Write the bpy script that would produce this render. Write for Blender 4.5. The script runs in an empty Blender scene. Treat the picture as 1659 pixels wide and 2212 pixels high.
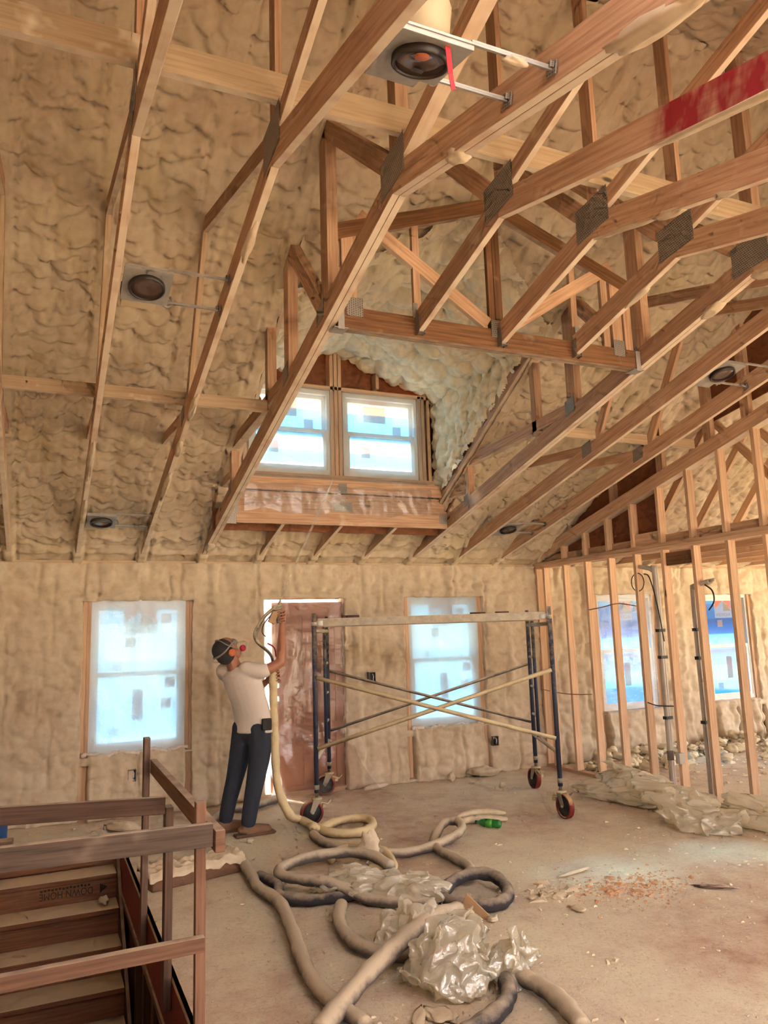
import bpy, math, random
import numpy as np
from mathutils import Vector, Matrix

RND = random.Random(11)
C = bpy.context.scene.collection
SC = bpy.context.scene

# ------------------------------------------------------------------ camera
FPX = 1646.8
YAW, PITCH, ROLL = .4211, .1584, -.0310
CAM = Vector((0, -8.1878, 1.6723))
_f = Vector((math.sin(YAW)*math.cos(PITCH), math.cos(YAW)*math.cos(PITCH), math.sin(PITCH)))
_r = Vector((math.cos(YAW), -math.sin(YAW), 0))
_u = _r.cross(_f)
RT = math.cos(ROLL)*_r + math.sin(ROLL)*_u
UP = -math.sin(ROLL)*_r + math.cos(ROLL)*_u
FW = _f
cd = bpy.data.cameras.new('camera')
cd.sensor_fit = 'VERTICAL'; cd.sensor_height = 24; cd.lens = FPX/2212*24
cd.clip_start = .05; cd.clip_end = 400
cam = bpy.data.objects.new('camera', cd); C.objects.link(cam)
cam.matrix_world = Matrix(((RT.x, UP.x, -FW.x, CAM.x), (RT.y, UP.y, -FW.y, CAM.y), (RT.z, UP.z, -FW.z, CAM.z), (0, 0, 0, 1)))
SC.camera = cam

# ------------------------------------------------------------------ sky, sun, exposure
SC.view_settings.view_transform = 'Standard'
SC.view_settings.look = 'None'
SC.view_settings.gamma = 1
SC.view_settings.use_curve_mapping = False
SC.view_settings.exposure = 0.45
SC.cycles.use_denoising = True
SC.cycles.use_light_tree = False
SC.cycles.use_adaptive_sampling = True
SC.cycles.adaptive_threshold = .13
SC.cycles.adaptive_min_samples = 14
SC.cycles.max_bounces = 10
SC.cycles.diffuse_bounces = 3
SC.cycles.transparent_max_bounces = 10
SC.cycles.sample_clamp_indirect = 6
SC.cycles.caustics_reflective = False
SC.cycles.caustics_refractive = False
W = bpy.data.worlds.new('sky'); SC.world = W; W.use_nodes = True
wn = W.node_tree.nodes; wl = W.node_tree.links
sky = wn.new('ShaderNodeTexSky'); sky.sky_type = 'NISHITA'; sky.sun_disc = False
sky.sun_elevation = math.radians(49); sky.sun_rotation = math.radians(-20); sky.air_density = 1.0; sky.dust_density = 3.0
SKY_STRENGTH = 1.9
wn['Background'].inputs['Strength'].default_value = SKY_STRENGTH
hs = wn.new('ShaderNodeHueSaturation'); hs.inputs['Saturation'].default_value = .18
wl.new(sky.outputs[0], hs.inputs['Color'])
wm = wn.new('ShaderNodeMix'); wm.data_type = 'RGBA'; wm.blend_type = 'MULTIPLY'; wm.inputs[0].default_value = 1; wm.inputs[7].default_value = (1, .975, .94, 1)
wl.new(hs.outputs[0], wm.inputs[6])
wl.new(wm.outputs[2], wn['Background'].inputs['Color'])
sd = bpy.data.lights.new('sun', 'SUN'); sd.energy = 85.0; sd.angle = math.radians(7); sd.color = (1, .90, .74)
sun = bpy.data.objects.new('sun', sd); C.objects.link(sun)
sun.rotation_euler = Vector((1.5, -2.9, -3.75)).to_track_quat('-Z', 'Y').to_euler()
sun.location = (0, 5, 12)

def portal(x0, x1, z0, z1, y, inward):
    l = bpy.data.lights.new('sky_portal', 'AREA'); l.shape = 'RECTANGLE'; l.size = x1-x0; l.size_y = z1-z0
    l.cycles.is_portal = True
    o = bpy.data.objects.new('sky_portal', l); C.objects.link(o)
    o.location = ((x0+x1)/2, y, (z0+z1)/2)
    o.rotation_euler = Vector((0, inward, 0)).to_track_quat('-Z', 'Z').to_euler()

# ------------------------------------------------------------------ pixel of the photograph -> point in the room
def ray(x, y):
    return FW + RT*((x-829.5)/FPX) - UP*((y-1106)/FPX)
def onX(x, y, X): d = ray(x, y); return CAM + d*((X-CAM.x)/d.x)
def onY(x, y, Y): d = ray(x, y); return CAM + d*((Y-CAM.y)/d.y)
def onZ(x, y, Z=0.): d = ray(x, y); return CAM + d*((Z-CAM.z)/d.z)

# ------------------------------------------------------------------ noise
_rs = np.random.RandomState(5)
_perm = np.tile(_rs.permutation(512), 3)
_grad = _rs.normal(size=(512, 3)); _grad /= np.linalg.norm(_grad, axis=1)[:, None]
def noise3(x, y, z):
    x, y, z = np.broadcast_arrays(np.asarray(x, float), np.asarray(y, float), np.asarray(z, float))
    xi, yi, zi = np.floor(x).astype(int), np.floor(y).astype(int), np.floor(z).astype(int)
    xf, yf, zf = x-xi, y-yi, z-zi
    s = lambda t: t*t*t*(t*(t*6-15)+10)
    u, v, w = s(xf), s(yf), s(zf)
    out = 0
    for i in (0, 1):
        for j in (0, 1):
            for k in (0, 1):
                h = _perm[(_perm[(_perm[(xi+i) & 511]+yi+j) & 511]+zi+k) & 511]
                g = _grad[h]
                d = g[..., 0]*(xf-i)+g[..., 1]*(yf-j)+g[..., 2]*(zf-k)
                out = out+d*(u if i else 1-u)*(v if j else 1-v)*(w if k else 1-w)
    return out*1.6
def fbm(x, y, z=0., o=3):
    r, a, f = 0, 1., 1.
    for i in range(o):
        r = r+a*noise3(np.asarray(x)*f, np.asarray(y)*f, np.asarray(z)*f+7.3*i); a *= .5; f *= 2.03
    return r
def billow(u, v, su, sv, seed, amp_jit=.5):
    """rounded foam lobes: highest paraboloid over jittered seeds, creases where the lobes meet"""
    U, V = u/su, v/sv
    iu, iv = np.floor(U).astype(int), np.floor(V).astype(int)
    best = np.full(U.shape, -9.)
    for a in (-1, 0, 1):
        for b in (-1, 0, 1):
            ci, cj = iu+a, iv+b
            h = _perm[(_perm[(ci+seed*17) & 511]+cj+seed*5) & 511]
            h2 = _perm[(h+ci+91) & 511]; h3 = _perm[(h2+cj+33) & 511]
            du, dv = U-(ci+.18+.64*h/512.), V-(cj+.18+.64*h2/512.)
            dv = np.where(dv < 0, dv*1.55, dv*.75)
            best = np.maximum(best, 1-(du*du*2.0+dv*dv)+amp_jit*(h3/512.-.5))
    return best
def foam_h(u, v, seed=1, su=.18, sv=.095, a=.062):
    wu = u+.09*noise3(u*2.1, v*2.1, seed+.5); wv = v+.06*noise3(u*2.3+9, v*2.3, seed+1.5)+.010*noise3(u*9, v*9, seed)
    h = a*billow(wu, wv, su, sv, seed)
    h = h+.30*a*billow(wu, wv, su*.45, sv*.5, seed+3)
    return h+.010*fbm(u*6, v*6, seed, 3)

# ------------------------------------------------------------------ materials
def NM(name):
    m = bpy.data.materials.new(name); m.use_nodes = True
    nt = m.node_tree; b = nt.nodes['Principled BSDF']
    return m, nt, b, nt.nodes, nt.links
def L(c): return tuple(((v/255)/12.92 if v/255 <= .04045 else ((v/255+.055)/1.055)**2.4) for v in c)+(1,)
def ramp(nodes, stops, interp='LINEAR'):
    r = nodes.new('ShaderNodeValToRGB'); e = r.color_ramp.elements; r.color_ramp.interpolation = interp
    while len(e) < len(stops): e.new(.5)
    for k, (p, c) in enumerate(stops): e[k].position = p; e[k].color = c
    return r
def mixc(nodes, links, fac, a, b, mode='MIX'):
    n = nodes.new('ShaderNodeMix'); n.data_type = 'RGBA'; n.blend_type = mode
    for s, v in ((0, fac), (6, a), (7, b)):
        if isinstance(v, bpy.types.NodeSocket): links.new(v, n.inputs[s])
        else: n.inputs[s].default_value = v
    return n.outputs[2]
def tnoise(nodes, links, vec, scale, detail=3, rough=.55):
    n = nodes.new('ShaderNodeTexNoise'); n.inputs['Scale'].default_value = scale; n.inputs['Detail'].default_value = detail
    n.inputs['Roughness'].default_value = rough
    if vec is not None: links.new(vec, n.inputs['Vector'])
    return n.outputs['Fac']
def bump(nodes, links, b, h, strength, dist=.01):
    n = nodes.new('ShaderNodeBump'); n.inputs['Strength'].default_value = strength; n.inputs['Distance'].default_value = dist
    links.new(h, n.inputs['Height']); links.new(n.outputs[0], b.inputs['Normal'])
def geo_pos(nodes): return nodes.new('ShaderNodeNewGeometry').outputs['Position']

def foam_mat(name, c1, c2, c3, fine=55):
    m, nt, b, n, l = NM(name)
    p = geo_pos(n)
    f1 = tnoise(n, l, p, 1.3, 2); f2 = tnoise(n, l, p, 14, 2)
    r = ramp(n, [(.32, L(c1)), (.52, L(c2)), (.70, L(c3))]); l.new(f1, r.inputs[0])
    dk = ramp(n, [(.25, (.86, .82, .78, 1)), (.6, (1, 1, 1, 1))]); l.new(f2, dk.inputs[0])
    l.new(mixc(n, l, 1., r.outputs[0], dk.outputs[0], 'MULTIPLY'), b.inputs['Base Color'])
    b.inputs['Roughness'].default_value = .75; b.inputs['Specular IOR Level'].default_value = .25
    return m

def wood_mat(name, base, dark, dust=(240, 224, 200), dust_down=.8, dust_up=.0, grain=1., speck=.35, stain=None, cover=.35):
    """lumber: grain along u; overspray (cream) on the faces that look down at the spray gun"""
    m, nt, b, n, l = NM(name)
    uv = n.new('ShaderNodeTexCoord').outputs['UV']
    mp = n.new('ShaderNodeMapping'); l.new(uv, mp.inputs[0]); mp.inputs['Scale'].default_value = (1.1, 26, 1)
    oi = n.new('ShaderNodeObjectInfo').outputs['Random']
    g = tnoise(n, l, mp.outputs[0], 2.2, 3, .6)
    r = ramp(n, [(.30, L(dark)), (.62, L(base))]); l.new(g, r.inputs[0])
    c = r.outputs[0]
    hv = n.new('ShaderNodeHueSaturation'); l.new(c, hv.inputs['Color'])
    mr = n.new('ShaderNodeMapRange'); mr.inputs[3].default_value = .82; mr.inputs[4].default_value = 1.15
    l.new(oi, mr.inputs[0]); l.new(mr.outputs[0], hv.inputs['Value'])
    c = hv.outputs[0]
    # knots
    vo = n.new('ShaderNodeTexVoronoi'); mp3 = n.new('ShaderNodeMapping'); l.new(uv, mp3.inputs[0]); mp3.inputs['Scale'].default_value = (1.7, 4.5, 1)
    l.new(mp3.outputs[0], vo.inputs['Vector']); vo.inputs['Scale'].default_value = 1.0
    kr = ramp(n, [(.045, (1, 1, 1, 1)), (.085, (0, 0, 0, 1))]); l.new(vo.outputs['Distance'], kr.inputs[0])
    c = mixc(n, l, kr.outputs[0], c, L([int(v*.5) for v in dark]))
    if stain:
        sx = n.new('ShaderNodeSeparateXYZ'); l.new(uv, sx.inputs[0])
        sr = ramp(n, [(stain[0], (0, 0, 0, 1)), (stain[0]+.012, (1, 1, 1, 1)), (stain[1], (1, 1, 1, 1)), (stain[1]+.02, (0, 0, 0, 1))])
        dv = n.new('ShaderNodeMath'); dv.operation = 'DIVIDE'; dv.inputs[1].default_value = 5.; l.new(sx.outputs[0], dv.inputs[0])
        l.new(dv.outputs[0], sr.inputs[0])
        mps = n.new('ShaderNodeMapping'); l.new(uv, mps.inputs[0]); mps.inputs['Scale'].default_value = (7, 3, 1)
        tr = ramp(n, [(.38, (.25, .25, .25, 1)), (.55, (1, 1, 1, 1))]); l.new(tnoise(n, l, mps.outputs[0], 1.3, 3), tr.inputs[0])
        fx = mixc(n, l, 1., sr.outputs[0], tr.outputs[0], 'MULTIPLY')
        c = mixc(n, l, fx, c, L(stain[2]))
    p = geo_pos(n)
    sp = ramp(n, [(.60, (0, 0, 0, 1)), (.74, (speck, speck, speck, 1))]); l.new(tnoise(n, l, p, 3.2, 3, .75), sp.inputs[0])
    c = mixc(n, l, sp.outputs[0], c, L(dust))
    sn = n.new('ShaderNodeSeparateXYZ'); l.new(n.new('ShaderNodeNewGeometry').outputs['True Normal'], sn.inputs[0])
    # overspray / settled dust cover with a broken edge
    cov = ramp(n, [(.30, (cover, cover, cover, 1)), (.55, (1, 1, 1, 1))]); l.new(tnoise(n, l, p, 4.5, 2, .7), cov.inputs[0])
    dn = n.new('ShaderNodeMapRange'); dn.inputs[1].default_value = -.55; dn.inputs[2].default_value = -.85; dn.inputs[3].default_value = 0; dn.inputs[4].default_value = dust_down
    l.new(sn.outputs[2], dn.inputs[0])
    up = n.new('ShaderNodeMapRange'); up.inputs[1].default_value = .55; up.inputs[2].default_value = .85; up.inputs[3].default_value = 0; up.inputs[4].default_value = dust_up
    l.new(sn.outputs[2], up.inputs[0])
    ad = n.new('ShaderNodeMath'); ad.operation = 'ADD'; l.new(dn.outputs[0], ad.inputs[0]); l.new(up.outputs[0], ad.inputs[1])
    mu = n.new('ShaderNodeMath'); mu.operation = 'MULTIPLY'; l.new(ad.outputs[0], mu.inputs[0]); l.new(cov.outputs[0], mu.inputs[1])
    c = mixc(n, l, mu.outputs[0], c, L(dust))
    l.new(c, b.inputs['Base Color']); b.inputs['Roughness'].default_value = .7; b.inputs['Specular IOR Level'].default_value = .2
    return m

def osb_mat(name, c1, c2, c3):
    m, nt, b, n, l = NM(name)
    p = geo_pos(n); mp = n.new('ShaderNodeMapping'); l.new(p, mp.inputs[0]); mp.inputs['Scale'].default_value = (1, 1, 1.4)
    vo = n.new('ShaderNodeTexVoronoi'); vo.inputs['Scale'].default_value = 22; l.new(mp.outputs[0], vo.inputs['Vector'])
    r = ramp(n, [(.1, L(c1)), (.5, L(c2)), (.9, L(c3))]); sx = n.new('ShaderNodeSeparateColor'); l.new(vo.outputs['Color'], sx.inputs[0]); l.new(sx.outputs[0], r.inputs[0])
    c = mixc(n, l, .5, r.outputs[0], mixc(n, l, tnoise(n, l, p, 9, 4), L(c1), L(c3)))
    l.new(c, b.inputs['Base Color']); b.inputs['Roughness'].default_value = .8
    return m

def plain(name, c, rough=.6, metal=0., spec=.5, var=.12, scale=12, bumps=0.):
    m, nt, b, n, l = NM(name)
    p = n.new('ShaderNodeTexCoord').outputs['Object']
    f = tnoise(n, l, p, scale, 4)
    lo = tuple(v*(1-var) for v in L(c)[:3])+(1,); hi = tuple(min(1, v*(1+var)) for v in L(c)[:3])+(1,)
    l.new(mixc(n, l, f, lo, hi), b.inputs['Base Color'])
    b.inputs['Roughness'].default_value = rough; b.inputs['Metallic'].default_value = metal; b.inputs['Specular IOR Level'].default_value = spec
    if bumps: bump(n, l, b, tnoise(n, l, p, scale*3, 4), bumps, .006)
    return m

def dusty(name, c, dust, lo=.42, hi=.62, scale=5, rough=.7, up_only=True, bumps=.3, metal=0.):
    """an object with cream foam dust settled or sprayed on it"""
    m, nt, b, n, l = NM(name)
    p = geo_pos(n)
    f = tnoise(n, l, p, scale, 5, .7)
    if up_only:
        sn = n.new('ShaderNodeSeparateXYZ'); l.new(n.new('ShaderNodeNewGeometry').outputs['Normal'], sn.inputs[0])
        mr = n.new('ShaderNodeMapRange'); mr.inputs[1].default_value = -1; mr.inputs[2].default_value = 1; mr.inputs[3].default_value = -.25; mr.inputs[4].default_value = .25
        l.new(sn.outputs[2], mr.inputs[0]); a = n.new('ShaderNodeMath'); a.operation = 'MULTIPLY_ADD'; a.inputs[1].default_value = .55; l.new(f, a.inputs[0]); l.new(mr.outputs[0], a.inputs[2])
        a2 = n.new('ShaderNodeMath'); a2.inputs[1].default_value = .225; l.new(a.outputs[0], a2.inputs[0]); f = a2.outputs[0]
    r = ramp(n, [(lo, L(c)), (hi, L(dust))]); l.new(f, r.inputs[0]); l.new(r.outputs[0], b.inputs['Base Color'])
    b.inputs['Roughness'].default_value = rough; b.inputs['Specular IOR Level'].default_value = .3; b.inputs['Metallic'].default_value = metal
    if bumps: bump(n, l, b, tnoise(n, l, p, 60, 4), bumps, .006)
    return m

def sheet_mat(name, tint, trans=.35, transl=.5, gloss=.15, rough=.28, wrinkle=.4, wscale=7, milky=.35):
    """polyethylene sheet: partly clear, partly milky, a little glossy"""
    m, nt, b, n, l = NM(name)
    n.remove(b); out = n['Material Output']
    t = n.new('ShaderNodeBsdfTransparent'); t.inputs[0].default_value = tint
    tl = n.new('ShaderNodeBsdfTranslucent'); tl.inputs[0].default_value = tint
    df = n.new('ShaderNodeBsdfDiffuse'); df.inputs[0].default_value = tint
    g = n.new('ShaderNodeBsdfGlossy'); g.inputs[0].default_value = (1, 1, 1, 1); g.inputs['Roughness'].default_value = rough
    if wrinkle:
        bn = n.new('ShaderNodeBump'); bn.inputs['Strength'].default_value = wrinkle; bn.inputs['Distance'].default_value = .02
        l.new(tnoise(n, l, geo_pos(n), wscale, 4, .6), bn.inputs['Height']); l.new(bn.outputs[0], g.inputs['Normal']); l.new(bn.outputs[0], tl.inputs['Normal']); l.new(bn.outputs[0], df.inputs['Normal'])
    td = n.new('ShaderNodeMixShader'); td.inputs[0].default_value = milky; l.new(tl.outputs[0], td.inputs[1]); l.new(df.outputs[0], td.inputs[2])
    a = n.new('ShaderNodeMixShader'); a.inputs[0].default_value = transl/(trans+transl); l.new(t.outputs[0], a.inputs[1]); l.new(td.outputs[0], a.inputs[2])
    c = n.new('ShaderNodeMixShader'); c.inputs[0].default_value = gloss; l.new(a.outputs[0], c.inputs[1]); l.new(g.outputs[0], c.inputs[2])
    l.new(c.outputs[0], out.inputs[0])
    return m

def film_mat(name, cols, scale, milk=.6):
    """window pane under blue protective film laid on in horizontal strips"""
    m, nt, b, n, l = NM(name)
    n.remove(b); out = n['Material Output']
    sx = n.new('ShaderNodeSeparateXYZ'); l.new(geo_pos(n), sx.inputs[0])
    mu = n.new('ShaderNodeMath'); mu.operation = 'MULTIPLY'; mu.inputs[1].default_value = scale; l.new(sx.outputs[2], mu.inputs[0])
    fr = n.new('ShaderNodeMath'); fr.operation = 'FRACT'; l.new(mu.outputs[0], fr.inputs[0])
    r = ramp(n, [(k/len(cols), c+(1,)) for k, c in enumerate(cols)], 'CONSTANT'); l.new(fr.outputs[0], r.inputs[0])
    t = n.new('ShaderNodeBsdfTransparent'); tl = n.new('ShaderNodeBsdfTranslucent'); g = n.new('ShaderNodeBsdfGlossy'); g.inputs['Roughness'].default_value = .08
    l.new(r.outputs[0], t.inputs[0]); l.new(r.outputs[0], tl.inputs[0])
    a = n.new('ShaderNodeMixShader'); a.inputs[0].default_value = milk; l.new(t.outputs[0], a.inputs[1]); l.new(tl.outputs[0], a.inputs[2])
    c = n.new('ShaderNodeMixShader'); c.inputs[0].default_value = .05; l.new(a.outputs[0], c.inputs[1]); l.new(g.outputs[0], c.inputs[2])
    l.new(c.outputs[0], out.inputs[0])
    return m

M = {}
M['foam'] = foam_mat('spray_foam', (212, 190, 162), (222, 203, 176), (214, 194, 160))
M['foam_pale_lit'] = foam_mat('spray_foam_pale_lit', (244, 226, 192), (247, 232, 202), (242, 222, 184), 40)  # same foam, whitened to carry the strong light in the dormer
M['foam_wall'] = foam_mat('spray_foam_wall', (202, 180, 154), (214, 194, 168), (206, 186, 158), 70)
M['wood'] = wood_mat('truss_lumber', (212, 172, 140), (176, 132, 104))
M['wood_red'] = wood_mat('truss_lumber_red_end', (212, 172, 140), (176, 132, 104), stain=(.225, .95, (158, 46, 52)))
M['wood_stud'] = wood_mat('stud_lumber', (222, 184, 150), (196, 154, 122), dust_down=.1, speck=.12)
M['wood_dark'] = wood_mat('header_lumber', (136, 96, 66), (96, 64, 42), dust_down=.35, speck=.2)
M['wood_coated'] = wood_mat('truss_lumber_oversprayed', (208, 180, 148), (188, 156, 124), dust_down=.95, speck=.9)
M['wood_rail'] = wood_mat('rail_lumber', (116, 90, 76), (84, 64, 56), dust=(206, 184, 162), dust_down=0, dust_up=.9, speck=.15)
M['wood_rail2'] = wood_mat('rail_lumber_new', (144, 108, 88), (110, 80, 66), dust=(206, 184, 162), dust_down=0, dust_up=.9, speck=.15)
M['wood_grey'] = wood_mat('rail_lumber_grey', (104, 88, 78), (74, 60, 54), dust=(206, 188, 168), dust_down=0, dust_up=.9, speck=.2)
M['stair'] = wood_mat('stair_lumber', (154, 106, 80), (118, 78, 60), dust=(224, 200, 168), dust_down=0, dust_up=1., speck=.1, cover=.92)
M['redply'] = osb_mat('red_rim_board', (110, 44, 36), (134, 58, 46), (120, 50, 40))
M['osb'] = osb_mat('osb_sheathing', (112, 64, 40), (150, 92, 58), (130, 78, 48))
M['osb_far'] = osb_mat('osb_outer_sheathing', (150, 100, 66), (180, 130, 90), (166, 112, 76))
M['sheet'] = sheet_mat('clear_plastic_sheet', (.93, .94, .95, 1), .26, .66, .08)
M['sheet_door'] = sheet_mat('door_sheet_shade_tint', (.92, .86, .83, 1), .84, .13, .06, .2, .8, 3)  # brownish tint puts the shade into the clear plastic's colour
M['sheet_drape'] = sheet_mat('dormer_plastic_drape', (.95, .95, .95, 1), .76, .18, .08, .25, .8, 5)
M['bag'] = sheet_mat('crumpled_plastic_bag', (.95, .89, .76, 1), .28, .60, .15, .17, .45, 16, .45)
M['bag_dusty'] = sheet_mat('dusty_plastic', (.98, .91, .76, 1), .26, .66, .10, .22, .5, 14, .5)
M['film'] = film_mat('blue_window_film', [(.035, .125, .24), (.075, .20, .31), (.025, .10, .21), (.04, .14, .26), (.08, .21, .31)], .92, .4)
M['film_pale'] = film_mat('pale_window_film', [(.23, .36, .46), (.28, .39, .47), (.21, .34, .45)], .9)
M['film_dormer'] = film_mat('dormer_window_film', [(.14, .29, .42), (.15, .31, .43), (.48, .50, .48), (.17, .33, .44), (.32, .42, .48)], 1.35, .35)
M['vinyl'] = plain('white_vinyl', (232, 228, 222), .4)
M['galv'] = plain('galvanised_steel', (170, 164, 156), .5, .35, var=.2, scale=30)
M['can_black'] = plain('black_can_trim', (44, 36, 32), .45)
M['can_lens'] = plain('smoked_lens', (92, 72, 62), .15, spec=.8)
M['cream'] = plain('cream_paint', (196, 176, 142), .6)
M['red'] = plain('red_tag', (196, 14, 28), .5)
M['orange'] = plain('orange_sticker', (206, 112, 70), .5)
M['black'] = plain('black_rubber', (38, 36, 38), .6)
M['white'] = plain('white_paper', (226, 222, 216), .6, var=.04)
M['sticker'] = sheet_mat('white_sticker', (.85, .86, .86, 1), .15, .8, .03, .3, 0, 7, .2)
M['sticker_red'] = plain('red_print', (206, 84, 56), .5)
M['sticker_grey'] = plain('grey_print', (120, 104, 96), .5)
M['ink'] = plain('stamp_ink', (52, 44, 34), .8)
M['steel_blue'] = dusty('dark_blue_steel_tube', (52, 56, 74), (170, 150, 124), .56, .80, 20, .5, True, 0.)
M['dust_steel'] = dusty('dust_coated_tube', (150, 130, 104), (214, 194, 156), .30, .55, 9, .8)
M['alu'] = dusty('dusty_aluminium', (170, 158, 142), (214, 200, 176), .45, .7, 14, .55, True, 0.)
M['caster'] = plain('caster_fork_grey', (150, 138, 120), .5, .3)
M['wheel_red'] = dusty('red_wheel_tread', (128, 40, 34), (190, 158, 116), .52, .72, 18, .6)
M['hose'] = dusty('dusty_grey_hose', (104, 94, 90), (200, 182, 158), .42, .66, 7, .9)
M['hose_cream'] = dusty('foam_coated_hose', (176, 148, 112), (222, 200, 158), .30, .52, 7, .9)
M['hose_dark'] = dusty('dark_hose', (58, 54, 58), (176, 158, 138), .56, .80, 8, .8)
M['pvc'] = plain('grey_pipe', (190, 178, 166), .45)
M['wire_black'] = plain('black_cable', (34, 30, 30), .5)
M['wire_tan'] = plain('tan_cable', (166, 124, 84), .5)
M['green'] = plain('green_plastic', (20, 118, 44), .18, spec=.7)
M['tan'] = plain('tan_cardboard', (178, 142, 106), .8)
M['blue'] = plain('blue_plastic', (30, 76, 132), .5)
M['batt_side'] = plain('brown_batt_side', (126, 92, 72), .95, var=.3, scale=30, bumps=.8)
M['door_brown'] = plain('brown_door_skin', (172, 112, 78), .45, var=.08, scale=3)

def plate_mat():
    m, nt, b, n, l = NM('truss_plate_steel')
    uv = n.new('ShaderNodeTexCoord').outputs['UV']
    mp = n.new('ShaderNodeMapping'); l.new(uv, mp.inputs[0]); mp.inputs['Scale'].default_value = (60, 42, 1)
    br = n.new('ShaderNodeTexBrick'); l.new(mp.outputs[0], br.inputs['Vector']); br.inputs['Scale'].default_value = 1.0
    br.inputs['Mortar Size'].default_value = .16; br.inputs['Brick Width'].default_value = .9; br.inputs['Row Height'].default_value = .6
    br.inputs['Color1'].default_value = L((118, 108, 100)); br.inputs['Color2'].default_value = L((104, 96, 90)); br.inputs['Mortar'].default_value = L((164, 154, 144))
    l.new(br.outputs['Color'], b.inputs['Base Color']); b.inputs['Metallic'].default_value = .45; b.inputs['Roughness'].default_value = .5
    bump(n, l, b, br.outputs['Fac'], .5, .003)
    return m
M['plate'] = plate_mat()

def floor_mat():
    m, nt, b, n, l = NM('dusty_subfloor')
    p = geo_pos(n)
    mp = n.new('ShaderNodeMapping'); l.new(p, mp.inputs[0]); mp.inputs['Scale'].default_value = (1, .6, 1); mp.inputs['Rotation'].default_value = (0, 0, .35)
    big = tnoise(n, l, mp.outputs[0], .75, 4, .6); mid = tnoise(n, l, p, 4.2, 5, .7); fine = tnoise(n, l, p, 38, 5, .75)
    a = n.new('ShaderNodeMath'); a.operation = 'MULTIPLY'; a.inputs[1].default_value = .62; l.new(big, a.inputs[0])
    c2 = n.new('ShaderNodeMath'); c2.operation = 'MULTIPLY_ADD'; c2.inputs[1].default_value = .38; l.new(mid, c2.inputs[0]); l.new(a.outputs[0], c2.inputs[2])
    r = ramp(n, [(.34, L((178, 138, 116))), (.42, L((208, 178, 154))), (.51, L((226, 206, 180))), (.62, L((236, 222, 192)))]); l.new(c2.outputs[0], r.inputs[0])
    sp = ramp(n, [(.32, (.70, .62, .56, 1)), (.47, (1, 1, 1, 1))]); l.new(fine, sp.inputs[0])
    l.new(mixc(n, l, .8, r.outputs[0], sp.outputs[0], 'MULTIPLY'), b.inputs['Base Color'])
    b.inputs['Roughness'].default_value = .8; b.inputs['Specular IOR Level'].default_value = .25
    bump(n, l, b, fine, .9, .01)
    return m
M['floor'] = floor_mat()

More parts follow.
